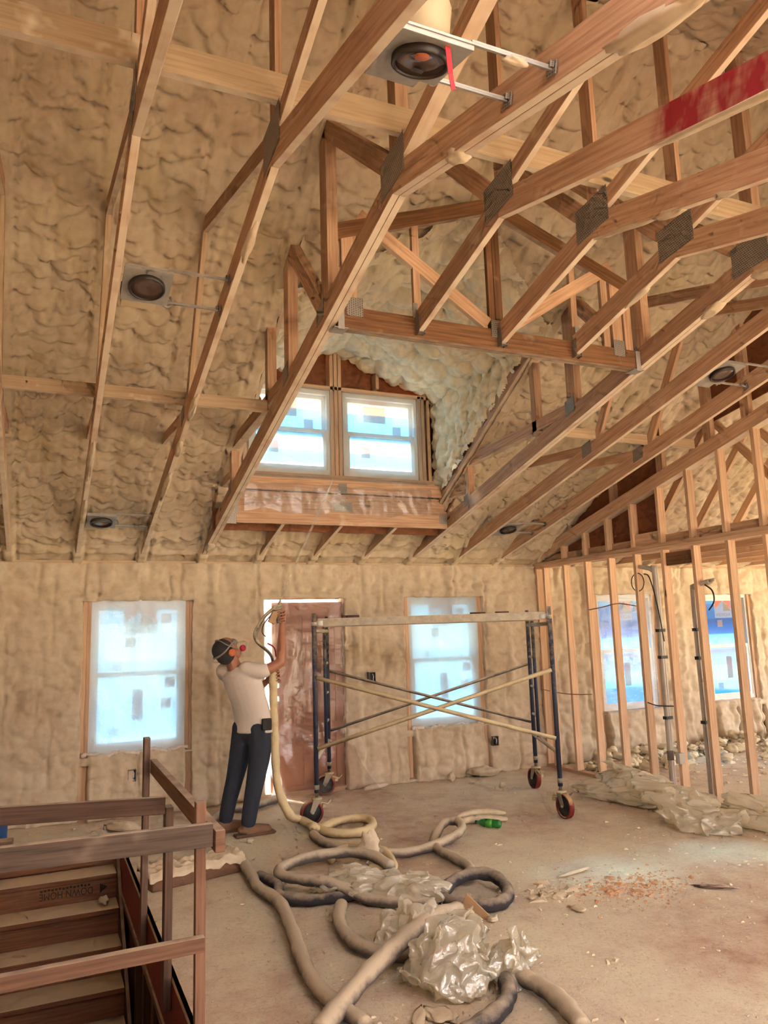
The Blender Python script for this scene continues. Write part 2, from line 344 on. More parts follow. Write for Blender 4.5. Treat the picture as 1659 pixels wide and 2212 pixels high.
# ------------------------------------------------------------------ mesh helpers
def tag(o, label=None, cat=None, group=None, kind=None):
    if label: o['label'] = label
    if cat: o['category'] = cat
    if group: o['group'] = group
    if kind: o['kind'] = kind
    return o
def empty(name, loc=(0, 0, 0), rz=0, label=None, cat=None, group=None, kind=None):
    o = bpy.data.objects.new(name, None); C.objects.link(o); o.location = loc; o.rotation_euler = (0, 0, rz)
    o.empty_display_size = .1
    return tag(o, label, cat, group, kind)
def link(name, me, mat, parent=None):
    o = bpy.data.objects.new(name, me); C.objects.link(o)
    if mat and not me.materials: me.materials.append(mat if not isinstance(mat, str) else M[mat])
    if parent: o.parent = parent
    return o
class MB:
    """collects boxes, beams, tubes; build() links them as one mesh"""
    def __init__(s): s.v = []; s.f = []; s.uv = []; s.sm = []
    def add(s, V, F, UV=None, smooth=False):
        k = len(s.v); s.v += [tuple(p) for p in V]
        for i, f in enumerate(F):
            s.f.append(tuple(j+k for j in f)); s.uv.append(UV[i] if UV else [(0, 0)]*len(f)); s.sm.append(smooth)
        return s
    def beam(s, p0, p1, w, h, up=(0, 0, 1), off=None):
        p0, p1 = Vector(p0), Vector(p1); d = (p1-p0); ln = d.length; d = d/ln
        up = Vector(up); sd = d.cross(up)
        if sd.length < 1e-4: sd = d.cross(Vector((0, 1, 0)))
        sd.normalize(); u = sd.cross(d).normalized()
        V = []
        for p in (p0, p1):
            for a, b in ((-1, -1), (1, -1), (1, 1), (-1, 1)): V.append(p+sd*(a*w/2)+u*(b*h/2))
        F = [(0, 3, 2, 1), (4, 5, 6, 7), (0, 1, 5, 4), (1, 2, 6, 5), (2, 3, 7, 6), (3, 0, 4, 7)]
        o = RND.random()*9 if off is None else off
        a = [(o, o), (o+.05, o), (o+.05, o+h), (o, o+h)]
        UV = [a, a]
        for k, wd in ((0, w), (1, h), (2, w), (3, h)):
            v0 = o+k*.31
            UV.append([(0, v0), (0, v0+wd), (ln, v0+wd), (ln, v0)])
        return s.add(V, F, UV)
    def box(s, c, d):
        c = Vector(c); dx, dy, dz = d
        ax = max(range(3), key=lambda k: d[k])
        h = Vector([0, 0, 0]); h[ax] = d[ax]/2
        if ax == 0: return s.beam(c-h, c+h, dy, dz)
        if ax == 1: return s.beam(c-h, c+h, dx, dz)
        return s.beam(c-h, c+h, dy, dx, up=(1, 0, 0))
    def prism(s, poly, x0, x1, axis=0):
        """polygon in (Y,Z) extruded along X (axis 0) or in (X,Z) extruded along Y (axis 1)"""
        n = len(poly)
        mk = (lambda x, q: (x, q[0], q[1])) if axis == 0 else (lambda x, q: (q[0], x, q[1]))
        V = [mk(x0, q) for q in poly]+[mk(x1, q) for q in poly]
        o = RND.random()*9
        a = poly[0]; e = max(((poly[i], poly[(i+1) % n]) for i in range(n)), key=lambda t: (t[0][0]-t[1][0])**2+(t[0][1]-t[1][1])**2)
        dx, dz = e[1][0]-e[0][0], e[1][1]-e[0][1]; ln = math.hypot(dx, dz); dx /= ln; dz /= ln
        uvf = lambda q: (abs((q[0]-e[0][0])*dx+(q[1]-e[0][1])*dz), o+(q[0]-e[0][0])*-dz+(q[1]-e[0][1])*dx)
        F = [tuple(range(n)), tuple(range(2*n-1, n-1, -1))]
        UV = [[uvf(poly[i]) for i in range(n)], [uvf(poly[i]) for i in range(n-1, -1, -1)]]
        for i in range(n):
            j = (i+1) % n
            F.append((i, i+n, j+n, j)); u0, u1 = uvf(poly[i])[0], uvf(poly[j])[0]
            UV.append([(u0, o+.5), (u0, o+.5+abs(x1-x0)), (u1, o+.5+abs(x1-x0)), (u1, o+.5)])
        return s.add(V, F, UV)
    def tube(s, pts, r, n=10, caps=True, smooth=True, squash=None):
        pts = [Vector(p) for p in pts]; m = len(pts)
        rr = r if isinstance(r, (list, tuple)) else [r]*m
        T = [(pts[min(i+1, m-1)]-pts[max(i-1, 0)]).normalized() for i in range(m)]
        nrm = T[0].orthogonal().normalized()
        if squash: nrm = (Vector(squash[0])-T[0]*Vector(squash[0]).dot(T[0])).normalized()
        V = []; F = []
        for i in range(m):
            nrm = (nrm-T[i]*nrm.dot(T[i])).normalized(); bn = T[i].cross(nrm)
            if squash: nrm2 = (Vector(squash[0])-T[i]*Vector(squash[0]).dot(T[i])).normalized(); nrm = nrm2; bn = T[i].cross(nrm)
            k = squash[1] if squash else 1
            k = k[i] if isinstance(k, (list, tuple)) else k
            for j in range(n):
                a = 2*math.pi*j/n; V.append(pts[i]+nrm*(rr[i]*k*math.cos(a))+bn*(rr[i]*math.sin(a)))
        for i in range(m-1):
            for j in range(n):
                a, b = i*n+j, i*n+(j+1) % n; F.append((a, b, b+n, a+n))
        if caps: F.append(tuple(range(n-1, -1, -1))); F.append(tuple(range((m-1)*n, m*n)))
        return s.add(V, F, None, smooth)
    def lathe(s, prof, o=(0, 0, 0), axis=(0, 0, 1), n=20, smooth=True, caps=True):
        ax = Vector(axis).normalized(); a = ax.orthogonal().normalized(); b = ax.cross(a); o = Vector(o)
        V = []; F = []
        for r, z in prof:
            for j in range(n):
                t = 2*math.pi*j/n; V.append(o+ax*z+a*(r*math.cos(t))+b*(r*math.sin(t)))
        for i in range(len(prof)-1):
            for j in range(n):
                p, q = i*n+j, i*n+(j+1) % n; F.append((p, q, q+n, p+n))
        if caps: F.append(tuple(range(n-1, -1, -1))); F.append(tuple(range((len(prof)-1)*n, len(prof)*n)))
        return s.add(V, F, None, smooth)
    def ell(s, c, r, rot=None, n=16, m=10):
        c = Vector(c); V = []; F = []
        for i in range(m+1):
            ph = math.pi*i/m
            for j in range(n):
                t = 2*math.pi*j/n
                p = Vector((r[0]*math.sin(ph)*math.cos(t), r[1]*math.sin(ph)*math.sin(t), r[2]*math.cos(ph)))
                V.append(c+(rot @ p if rot else p))
        for i in range(m):
            for j in range(n):
                a, b = i*n+j, i*n+(j+1) % n; F.append((a, a+n, b+n, b))
        return s.add(V, F, None, True)
    def build(s, name, mat, parent=None, local=False, bevel=0):
        V = s.v
        if parent and not local:
            q = parent.location; V = [(a-q.x, b-q.y, c-q.z) for a, b, c in V]
            if parent.parent: pass
        me = bpy.data.meshes.new(name); me.from_pydata(V, [], s.f)
        ul = me.uv_layers.new(name='UVMap')
        flat = [c for f in s.uv for p in f for c in p]
        ul.data.foreach_set('uv', flat)
        me.polygons.foreach_set('use_smooth', s.sm)
        me.update()
        o = link(name, me, mat, parent)
        if bevel:
            b = o.modifiers.new('edge', 'BEVEL'); b.width = bevel; b.segments = 2; b.limit_method = 'ANGLE'
        return o
def catmull(P, k=8, closed=False):
    P = [Vector(p) for p in P]; n = len(P); out = []
    for i in range(n-1 if not closed else n):
        p0, p1, p2, p3 = P[max(i-1, 0)] if not closed else P[i-1], P[i % n], P[(i+1) % n], P[min(i+2, n-1)] if not closed else P[(i+2) % n]
        for j in range(k):
            t = j/k
            out.append(.5*((2*p1)+(p2-p0)*t+(2*p0-5*p1+4*p2-p3)*t*t+(3*p1-p0-3*p2+p3)*t**3))
    if not closed: out.append(P[-1])
    return out
def np_mesh(name, V, Q, mat, parent=None, smooth=True):
    """V (n,3) and quads/tris as an int array"""
    me = bpy.data.meshes.new(name)
    k = Q.shape[1]
    me.vertices.add(len(V)); me.vertices.foreach_set('co', np.ascontiguousarray(V, dtype=np.float32).ravel())
    me.loops.add(Q.size); me.loops.foreach_set('vertex_index', Q.ravel().astype(np.int32))
    me.polygons.add(len(Q)); me.polygons.foreach_set('loop_start', np.arange(0, Q.size, k, dtype=np.int32))
    me.polygons.foreach_set('use_smooth', np.full(len(Q), smooth))
    me.update(calc_edges=True); me.validate()
    return link(name, me, mat, parent)
def grid(name, us, vs, fn, mat, parent=None, keep=None, skirt=None):
    """height field: fn(U,V)->(n,m,3); keep(Uc,Vc)->mask of kept cells; skirt = vector added to the extruded rim"""
    U, V = np.meshgrid(us, vs, indexing='ij'); P = fn(U, V).reshape(-1, 3)
    n, m = len(us), len(vs)
    idx = np.arange(n*m).reshape(n, m)
    Q = np.stack([idx[:-1, :-1], idx[1:, :-1], idx[1:, 1:], idx[:-1, 1:]], -1)
    if keep is not None:
        Uc = (U[:-1, :-1]+U[1:, 1:])/2; Vc = (V[:-1, :-1]+V[1:, 1:])/2
        Q = Q[keep(Uc, Vc)]
    Q = Q.reshape(-1, 4)
    if skirt is not None:
        E = np.concatenate([Q[:, [0, 1]], Q[:, [1, 2]], Q[:, [2, 3]], Q[:, [3, 0]]])
        key = np.sort(E, 1); kk = key[:, 0].astype(np.int64)*(n*m)+key[:, 1]
        _, inv, cnt = np.unique(kk, return_inverse=True, return_counts=True)
        Bd = E[cnt[inv] == 1]
        nv = len(P); used = np.unique(Bd); mp = -np.ones(nv, int); mp[used] = nv+np.arange(len(used))
        P = np.concatenate([P, P[used]+np.array(skirt)])
        Q = np.concatenate([Q, np.stack([Bd[:, 1], Bd[:, 0], mp[Bd[:, 0]], mp[Bd[:, 1]]], 1)])
    us_ = np.unique(Q); rm = -np.ones(len(P), int); rm[us_] = np.arange(len(us_))
    return np_mesh(name, P[us_], rm[Q], mat, parent)
def slices(brk, step):
    out = []
    for a, b in zip(brk[:-1], brk[1:]):
        k = max(1, int(round((b-a)/step))); out += list(np.linspace(a, b, k, endpoint=False))
    return np.array(out+[brk[-1]])
def wall_cells(mb, x0, x1, z0, z1, holes, y, t, axis=1):
    """solid wall panel with rectangular holes, cut into boxes"""
    xs = sorted({x0, x1, *[h[0] for h in holes], *[h[1] for h in holes]}); zs = sorted({z0, z1, *[h[2] for h in holes], *[h[3] for h in holes]})
    xs = [x for x in xs if x0 <= x <= x1]; zs = [z for z in zs if z0 <= z <= z1]
    for a, b in zip(xs[:-1], xs[1:]):
        run = None
        for c, d in zip(zs[:-1], zs[1:]):
            cx, cz = (a+b)/2, (c+d)/2
            solid = not any(h[0] < cx < h[1] and h[2] < cz < h[3] for h in holes)
            if solid: run = (run[0], d) if run else (c, d)
            if (not solid or d == zs[-1]) and run:
                ctr = ((a+b)/2, y, (run[0]+run[1])/2) if axis == 1 else (y, (a+b)/2, (run[0]+run[1])/2)
                dim = (b-a, t, run[1]-run[0]) if axis == 1 else (t, b-a, run[1]-run[0])
                mb.box(ctr, dim); run = None
    return mb

# ------------------------------------------------------------------ dimensions
SP = .6096; TX0 = -.3399
TX = lambda i: TX0+SP*i
HW, RIDGE, KZ = 2.493, 5.0823, 3.798
def bc(d): return HW+.257*d if d <= RIDGE else KZ-.265*(d-RIDGE)      # underside of a bottom chord
def tc(d): return 2.48+.57*(d if d <= RIDGE else 2*RIDGE-d)            # underside of a top chord
DC, DW = 2.735, 1.17       # dormer centre line and half width
def dz(x): return 4.70-.40*np.abs(x-DC)                                # dormer ceiling
PX = 5.731                 # partition face
STY0, STS = -.6246, .4064
XL, XR, YN = -1.75, 11.2, -10.25
WIN = [(.44, 1.36, .60, 2.08), (3.94, 4.87, .59, 2.09), (6.73, 7.67, .585, 2.10), (8.65, 9.50, .60, 2.09)]
DOOR = (2.19, 3.12, 0., 2.085)
WELL = (-.55, .66, -5.25, -.96)    # stair opening x0 x1 y0 y1


# ================================================================== SETTING
portal(.6, 10.4, .0, 2.1, YN-.2, 1)
portal(1.82, 3.68, 3.28, 4.2, -.80, -1)
for wx in WIN: portal(wx[0], wx[1], wx[2], wx[3], .16, -1)

# floor with the stair opening
mb = MB()
for (a, b, c, d) in ((XL, XR, WELL[3], .14), (XL, XR, YN, WELL[2]), (XL, WELL[0], WELL[2], WELL[3]), (WELL[1], XR, WELL[2], WELL[3])):
    mb.box(((a+b)/2, (c+d)/2, -.015), (b-a, d-c, .03))
tag(mb.build('floor', 'floor'), 'plywood subfloor under cream foam dust and pinkish bare patches', None, None, 'structure')

# ground outside
mb = MB()
for (a, b, c, d) in ((-90, 90, .3, 120), (-90, 90, -120, YN-.15), (-90, XL-.2, YN-.15, .3), (XR+.2, 90, YN-.15, .3)):
    mb.box(((a+b)/2, (c+d)/2, -.5), (b-a, d-c, .1))
tag(mb.build('ground', plain('pale_ground', (176, 168, 148), .9)), None, None, None, 'structure')

# ---- far wall
wf = empty('wall_far', (0, 0, 0), 0, 'far eave wall covered in lumpy tan spray foam between the windows', None, None, 'structure')
holes = [tuple(w) for w in WIN]+[DOOR]
wall_cells(MB(), XL-.2, XR+.2, -.7, 2.62, holes, .15, .02).build('sheathing', 'osb_far', wf)
BARE = []
for (a, b, c, d) in WIN[:3]:
    BARE += [(a-.075, a, 0, d-.02), (b, b+.07, 0, d-.02)]
BARE += [(WIN[3][0]-.05, WIN[3][0], 0, 2.1), (WIN[3][1], WIN[3][1]+.1, 0, 2.1)]
BW = [(.44-.07, .44, .0, .50), (1.36, 1.43, .0, .55), (3.85, 3.94, .03, .50), (4.87, 4.95, .03, .55)]
def wall_foam(name, xa, xb, step):
    hs = [h for h in holes if h[0] > xa-.2 and h[1] < xb+.2]
    br = []
    for (a, b, c, d) in hs:
        if (a, b, c, d) == DOOR: continue
        br += [(a-.075, a, c-.03, d), (b, b+.065, c-.03, d)]
    br += BW if xa < 5 else [(6.66, 6.73, .0, .55), (7.67, 7.75, .0, .55), (8.58, 8.65, 0, .5), (9.5, 9.62, 0, .5), (8.98, 9.05, 0, .5), (7.95, 8.0, .0, 2.3)]
    allh = hs+br
    xs = slices(sorted({xa, xb, *[q for h in allh for q in h[:2]]}), step)
    zs = slices(sorted({-.0, 2.47, *[q for h in allh for q in h[2:] if 0 < q < 2.4]}), step)
    def fn(U, V):
        k = (U-.02)/.4064; dx = (k-np.round(k))*.4064
        h = .8*foam_h(U*.9, V, 21, .20, .12, .050)
        gate = np.clip(noise3(np.round(k)*3.7, V*.5, 2.)*2+.5, 0, 1)
        h = h+.018*np.exp(-(dx/.045)**2)*gate-.030*np.exp(-((np.abs(dx)-.065+.03*noise3(k*0+np.round(k), V*3, 1.))/.016)**2)*np.clip(noise3(U*2.5, V*1.6, 3.)*2+.2, 0, 1)
        h = h+.018*fbm(U*1.8, V*1.8, 4., 2)
        h = h-.02*np.exp(-((V-2.16)/.03)**2)*(noise3(U*1.5, V, 8.) > -.2)
        h = h+.03*np.exp(-((V-.14)/.2)**2)
        for (a, b, c, d) in hs:       # lumpy header foam above each opening, fat foam columns under the sills
            h = h+.035*((U > a-.1) & (U < b+.1))*np.exp(-((V-d-.07)/.07)**2)
            under = ((U > a) & (U < b) & (V < c))
            h = h+under*(.03*np.clip((c-V)/.2, 0, 1)+.03*billow(U, V, .22, .11, 5))
        J = .012*noise3(U*9, V*9, 2.)
        return np.stack([U+J, -(h+.0), V+.014*noise3(U*8+4, V*8, 5.)*(V < 2.4)], -1)
    def keep(Uc, Vc):
        k = np.ones(Uc.shape, bool)
        for (a, b, c, d) in allh: k &= ~((Uc > a) & (Uc < b) & (Vc > c) & (Vc < d))
        return k
    return grid(name, xs, zs, fn, 'foam_wall', wf, keep, (0, .09, 0))
wall_foam('foam', XL, PX+.02, .016)
wall_foam('foam', PX+.09, XR, .022)
def stud_part(x0, x1, y0, y1, z0, z1, parent, mat='wood_stud', name='stud'):
    return MB().box(((x0+x1)/2, (y0+y1)/2, (z0+z1)/2), (x1-x0, y1-y0, z1-z0)).build(name, mat, parent, bevel=.002)
for (a, b, c, d) in WIN:
    for (p, q) in ((a-.078, a-.04), (a-.039, a-.001), (b+.001, b+.039), (b+.04, b+.078)): stud_part(p, q, .004, .14, .04, d+.2, wf)
    stud_part(a-.08, b+.08, .03, .14, d, d+.04, wf, name='header'); stud_part(a, b, .01, .14, c-.04, c-.001, wf, name='rough_sill')
stud_part(8.99, 9.03, .01, .14, .04, .56, wf); stud_part(7.955, 7.995, .0, .14, .04, 2.4, wf)
for (p, q) in ((DOOR[0]-.04, DOOR[0]-.001), (DOOR[1]+.001, DOOR[1]+.06)): stud_part(p, q, .01, .14, .0, 2.1, wf)
MB().box(((XL+PX)/2, .07, .019), (PX-XL, .13, .038)).build('bottom_plate', 'wood_stud', wf)
MB().box(((XL+PX)/2, .055, 2.466), (PX-XL, .14, .05)).build('top_plate', 'wood_coated', wf)
MB().box(((PX+XR)/2, .07, .019), (XR-PX, .13, .038)).build('bottom_plate', 'wood_stud', wf)
MB().box(((PX+XR)/2, .055, 2.466), (XR-PX, .14, .05)).build('top_plate', 'wood_stud', wf)

# ---- side and near walls, closing the building behind the camera
def gable_poly(x, t):
    return [(.16, -.7), (.16, 2.6), (-RIDGE, 5.55), (YN, 2.6), (YN, -.7)]
tag(MB().prism(gable_poly(0, 0), XL-.12, XL).build('wall_left', 'foam_wall'), None, None, None, 'structure')
mb = wall_cells(MB(), YN-.12, .16, -.7, 2.6, [(-2.9, -.9, .5, 2.2), (-5.4, -3.4, .5, 2.2), (-8.4, -6.4, 0, 2.2)], XR+.06, .12, axis=0)  # unseen openings added to bring sky light in from the right
mb.prism([(.16, 2.6), (-RIDGE, 5.55), (YN, 2.6)], XR, XR+.12)
tag(mb.build('wall_east', 'foam_wall'), None, None, None, 'structure')
tag(wall_cells(MB(), XL-.12, XR+.12, -.7, 2.7, [(.6, 1.5, .9, 2.1), (3.6, 5.2, 0, 2.1), (6.6, 8.0, .8, 2.1), (9., 10.4, .8, 2.1)], YN-.07, .12).build('wall_near', 'foam_wall'), None, None, None, 'structure')  # openings behind the viewer are added to light the room
tag(MB().box((1.6, .98, 2.62), (7.2, 1.6, .06)).build('porch_sun_shade', 'osb_far'), None, None, None, 'structure')  # unseen slab added to keep the sun off the main-room windows

# ---- ceiling: sprayed roof slopes and dormer
ce = empty('ceiling', (0, 0, 2.5), 0, 'sloped roof underside sprayed with billowy tan foam', None, None, 'structure')
def local(P, o): return P-np.array(o.location)
def valley(u): return (dz(u)-2.50)/.57
NDX = (.3, 4.9)
def slope_fn(near):
    def fn(U, V):
        d = V; dd = d if not near else 2*RIDGE-d
        h = foam_h(U, d*1.15, 4 if not near else 9)*np.clip(dd/.4, .25, 1)
        k = (U-.019-TX0)/SP; dx = np.abs(k-np.round(k))*SP
        rib = np.clip((.052-dx)/.012, 0, 1)
        ribh = .052+.012*noise3(U*3, d*4, 2.)+.012*noise3(U*2, d*11, 6.)
        h = h*(1-.85*rib)+rib*ribh-.03*np.exp(-((dx-.066)/.014)**2)*(.5+noise3(U*3, d*2.2, 12.))
        h = h+.04*np.exp(-((dd-.42)/.05)**2)*(noise3(U*1.7, 3., 1.)+.6)+.03*np.exp(-((dd-.16)/.05)**2)
        Z = 2.48+.57*dd+.03-h
        return local(np.stack([U, -d, Z], -1), ce)
    return fn
xs = np.concatenate([slices([XL, -.7], .05)[:-1], slices([-.7, DC-DW, DC+DW, 5.85], .0125)[:-1], slices([5.85, 8.6], .022)[:-1], slices([8.6, XR], .06)])
def keep_far(U, V):
    return ~((np.abs(U-DC) < DW) & (V > 1.02) & (V < valley(U)-.03))
grid('foam_slope', xs, slices([-.12, 1.02, RIDGE+.01], .0125), slope_fn(False), 'foam', ce, keep_far)
xs2 = np.concatenate([slices([XL, -.4], .06)[:-1], slices([-.4, 5.8], .022)[:-1], slices([5.8, XR], .06)])
grid('foam_slope', xs2, np.concatenate([slices([RIDGE-.01, 7.5], .022)[:-1], slices([7.5, 9.3, 10.3], .05)]), slope_fn(True), 'foam', ce, lambda U, V: ~((U > NDX[0]) & (U < NDX[1]) & (V > 7.5) & (V < 9.3)))
# roof deck over the foam; an unseen opening is added in the near slope for daylight
def deck(x0, x1, d0, d1):
    t = lambda d: 2.48+.57*(d if d <= RIDGE else 2*RIDGE-d)
    MB().prism([(-d0, t(d0)+.16), (-d0, t(d0)+.19), (-d1, t(d1)+.19), (-d1, t(d1)+.16)], x0, x1).build('roof_deck', 'osb_far', ce)
for a, b in ((XL-.2, DC-DW-.12), (DC+DW+.12, XR+.2)): deck(a, b, -.6, RIDGE)
deck(DC-DW-.12, DC+DW+.12, -.6, .93); deck(DC-DW-.12, DC+DW+.12, 4.0, RIDGE)
deck(XL-.2, NDX[0], RIDGE, 10.6); deck(NDX[1], XR+.2, RIDGE, 10.6); deck(NDX[0], NDX[1], RIDGE, 7.5); deck(NDX[0], NDX[1], 9.3, 10.6)
for sg in (-1, 1):
    x1 = DC+sg*(DW+.35)
    dv = (4.86-.4*(DW+.35)-2.62)/.57
    q = [(DC, -.6, 4.86), (DC, -3.95, 4.86), (x1, -dv, 4.86-.4*(DW+.35)), (x1, -.6, 4.86-.4*(DW+.35))]
    mb = MB(); mb.add(q+[(a, b, c+.03) for a, b, c in q], [(0, 1, 2, 3), (7, 6, 5, 4), (0, 4, 5, 1), (1, 5, 6, 2), (2, 6, 7, 3), (3, 7, 4, 0)]); mb.build('roof_deck', 'osb_far', ce)
    xw = DC+sg*(DW+.10); MB().prism([(-.85, 2.9), (-.85, 4.40), (-3.0, 4.40)], xw-.01, xw+.01).build('roof_deck', 'osb_far', ce)
def dorm_fn(U, V):
    h = foam_h(V, U, 14, .28, .14, .11)
    e = np.clip((.1+DW-np.abs(U-DC))/.14, 0, 1)
    return local(np.stack([U, -V, dz(U)+.05-h*(.5+.5*e)], -1), ce)
grid('foam_dormer_roof', slices([DC-DW-.08, DC, DC+DW+.08], .014), slices([.93, 4.02], .014), dorm_fn, 'foam_pale_lit', ce, lambda U, V: V < valley(U)+.09)
for sg in (-1, 1):
    def cheek(U, V, sg=sg):
        h = foam_h(U*1.0, V*1.0, 18+sg, .15, .11, .075)
        return local(np.stack([DC+sg*(DW+.01)-sg*(h-.02), -U, V], -1), ce)
    grid('foam_dormer_cheek', slices([.93, 3.2], .015), slices([2.95, 4.32], .015), cheek, 'foam_pale_lit', ce, lambda U, V: V > 2.53+.57*U)

# ---- dormer window wall
dw = empty('wall_dormer', (DC, -.95, 2.76), 0, 'gabled dormer wall of raw boards and brown sheathing around two windows', None, None, 'structure')
DWN = [(1.80, 2.655, 3.30, 4.205), (2.80, 3.665, 3.30, 4.205)]
YD = -.97
# sheathing behind the studs, cut to the gable
mb = MB(); wall_cells(mb, DC-DW-.1, DC+DW+.1, 2.72, 4.25, DWN, YD+.13, .015)
mb.prism([(DC-DW-.1, 4.25), (DC+DW+.1, 4.25), (DC, 4.78)], YD+.122, YD+.137, axis=1)
mb.build('sheathing', 'osb', dw)
for x in (1.60, 1.70, 1.755, 2.675, 2.72, 2.765, 3.69, 3.735, 3.80): stud_part(x-.019, x+.019, YD, YD+.12, 3.25, 4.24 if abs(x-2.72) > .1 else 4.66, dw)
for x in (2.25, 3.20): stud_part(x-.019, x+.019, YD, YD+.12, 4.28, dz(x)-.06, dw)
stud_part(DC-DW, DC+DW, YD-.0, YD+.12, 4.21, 4.25, dw, name='top_plate')
stud_part(DC-DW, DC+DW, YD-.005, YD+.12, 3.225, 3.262, dw, name='sill_plate'); stud_part(DC-DW, DC+DW, YD-.003, YD+.12, 3.264, 3.298, dw, name='sill_plate')
for sg in (-1, 1):
    p0 = (DC, 4.66); p1 = (DC+sg*(DW+.02), 4.66-.4*(DW+.02))
    MB().prism([(p0[0], p0[1]), (p0[0], p0[1]+.10), (p1[0], p1[1]+.10), (p1[0], p1[1])], YD-.01, YD+.03, axis=1).build('gable_rafter', 'wood_stud', dw)
for k, (z0, z1, y) in enumerate(((2.765, 2.945, -1.05), (2.95, 3.09, -.99), (3.10, 3.225, -1.05))):
    MB().box(((TX(3)+.076+TX(7))/2, y, (z0+z1)/2), (TX(7)-TX(3)-.08, .04, z1-z0)).build('girder_board', 'wood', dw)
for xa, xb in ((TX(3)+.078, DC-DW+.035), (DC+DW-.035, TX(7)-.002)):
    MB().prism([(-.95, tc(.95)-.01), (-.95, tc(.95)+.13), (-3.45, tc(3.45)+.13), (-3.45, tc(3.45)-.01)], xa, xb).build('cheek_plate', 'wood', dw)
for x, z in ((1.62, 2.90), (1.60, 2.80), (2.735, 2.95), (2.735, 3.14), (3.88, 2.86)):
    MB().box((x, -1.075, z), (.20 if abs(x-2.735) < .1 and z < 3 else .09, .004, .10)).build('gusset_plate', 'plate', dw)

# ---- windows
def window(n, X0, X1, Z0, Z1, y, film, loc_label, stickers):
    w = empty('window_%d' % n, ((X0+X1)/2, y, Z0), 0, loc_label, None, None, 'structure')
    f = .035
    mb = MB()
    for (a, b, c, d) in ((X0, X0+f, Z0, Z1), (X1-f, X1, Z0, Z1), (X0+f, X1-f, Z0, Z0+.05), (X0+f, X1-f, Z1-.05, Z1)): mb.box(((a+b)/2, y+.06, (c+d)/2), (b-a, .10, d-c))
    mb.build('window_frame', 'vinyl', w)
    zm = (Z0+Z1)/2+.01
    for (z0, z1, yy) in ((Z0+.05, zm+.02, y+.035), (zm-.02, Z1-.05, y+.075)):
        mb = MB()
        a, b = X0+f, X1-f; s = .04
        for (p, q, c, d) in ((a, a+s, z0, z1), (b-s, b, z0, z1), (a+s, b-s, z0, z0+s), (a+s, b-s, z1-s, z1)): mb.box(((p+q)/2, yy, (c+d)/2), (q-p, .035, d-c))
        so = mb.build('sash', 'vinyl', w)
        pn = MB().box(((a+b)/2, yy, (z0+z1)/2), (b-a-2*s+.01, .006, z1-z0-2*s+.01))
        pn.build('pane', film, w)
    for (fx, fz, sw, sh, kind) in stickers:
        xx = X0+fx*(X1-X0); zz = Z0+fz*(Z1-Z0); yy = (y+.031 if zz < zm else y+.071)
        st = MB().box((xx, yy, zz), (sw, .001, sh)).build('sticker', 'sticker' if kind != 'pink' else 'sticker_pink', w)
        if kind == 'logo':
            t = MB()
            t.prism([(xx-sw*.46, zz-sh*.02), (xx-sw*.46, zz+sh*.45), (xx+sw*.0, zz+sh*.45)], yy-.0012, yy-.0007, axis=1)
            t.prism([(xx+sw*.46, zz-sh*.02), (xx+sw*.46, zz+sh*.45), (xx+sw*.04, zz+sh*.45)], yy-.0012, yy-.0007, axis=1)
            t.build('logo_print', 'sticker_red', w)
            MB().prism([(xx+sw*.02, zz-sh*.12), (xx+sw*.46, zz-sh*.12), (xx+sw*.46, zz-sh*.06), (xx+sw*.02, zz+sh*.42)], yy-.001, yy-.0006, axis=1).build('logo_print', 'sticker_grey', w)
            cu = bpy.data.curves.new('lettering', 'FONT'); cu.body = 'ANDERSEN'; cu.size = sh*.26; cu.align_x = 'CENTER'; cu.extrude = .0002
            to = bpy.data.objects.new('lettering', cu); C.objects.link(to); cu.materials.append(M['sticker_grey']); to.parent = w
            to.location = (xx-w.location.x, yy-.0016-w.location.y, zz-sh*.42-w.location.z); to.rotation_euler = (math.pi/2, 0, 0); to.scale = (-.84, 1, 1)
    return w
M['sticker_pink'] = sheet_mat('pink_sticker', (.66, .46, .42, 1), .15, .8, .03, .3, 0, 7, .2)
ST = [(.52, .86, .34, .26, 'logo'), (.80, .88, .10, .10, 'pink'), (.42, .72, .10, .10, 'pink'), (.28, .56, .09, .09, 'white'), (.84, .44, .10, .10, 'pink'), (.50, .30, .10, .30, 'pink'), (.80, .30, .10, .10, 'pink'), (.26, .13, .09, .08, 'white')]
window(1, *WIN[0], .02, M['film_pale'], 'plastic-covered window above the stair rail', ST)
window(2, *WIN[1], .02, M['film_pale'], 'plastic-covered window behind the scaffold', ST)
window(3, *WIN[2], .02, M['film'], 'blue-filmed window behind the bare studs, covered in plastic', ST)
window(4, *WIN[3], .02, M['film'], 'uncovered blue-filmed window at the right edge behind the bare studs', ST)
SD = [(.45, .78, .26, .18, 'pink'), (.30, .30, .10, .12, 'pink'), (.75, .6, .1, .1, 'pink')]
window(5, *DWN[0], YD+.01, M['film_dormer'], 'left dormer window behind taped plastic', SD)
window(6, *DWN[1], YD+.01, M['film_dormer'], 'right dormer window behind taped plastic', SD)

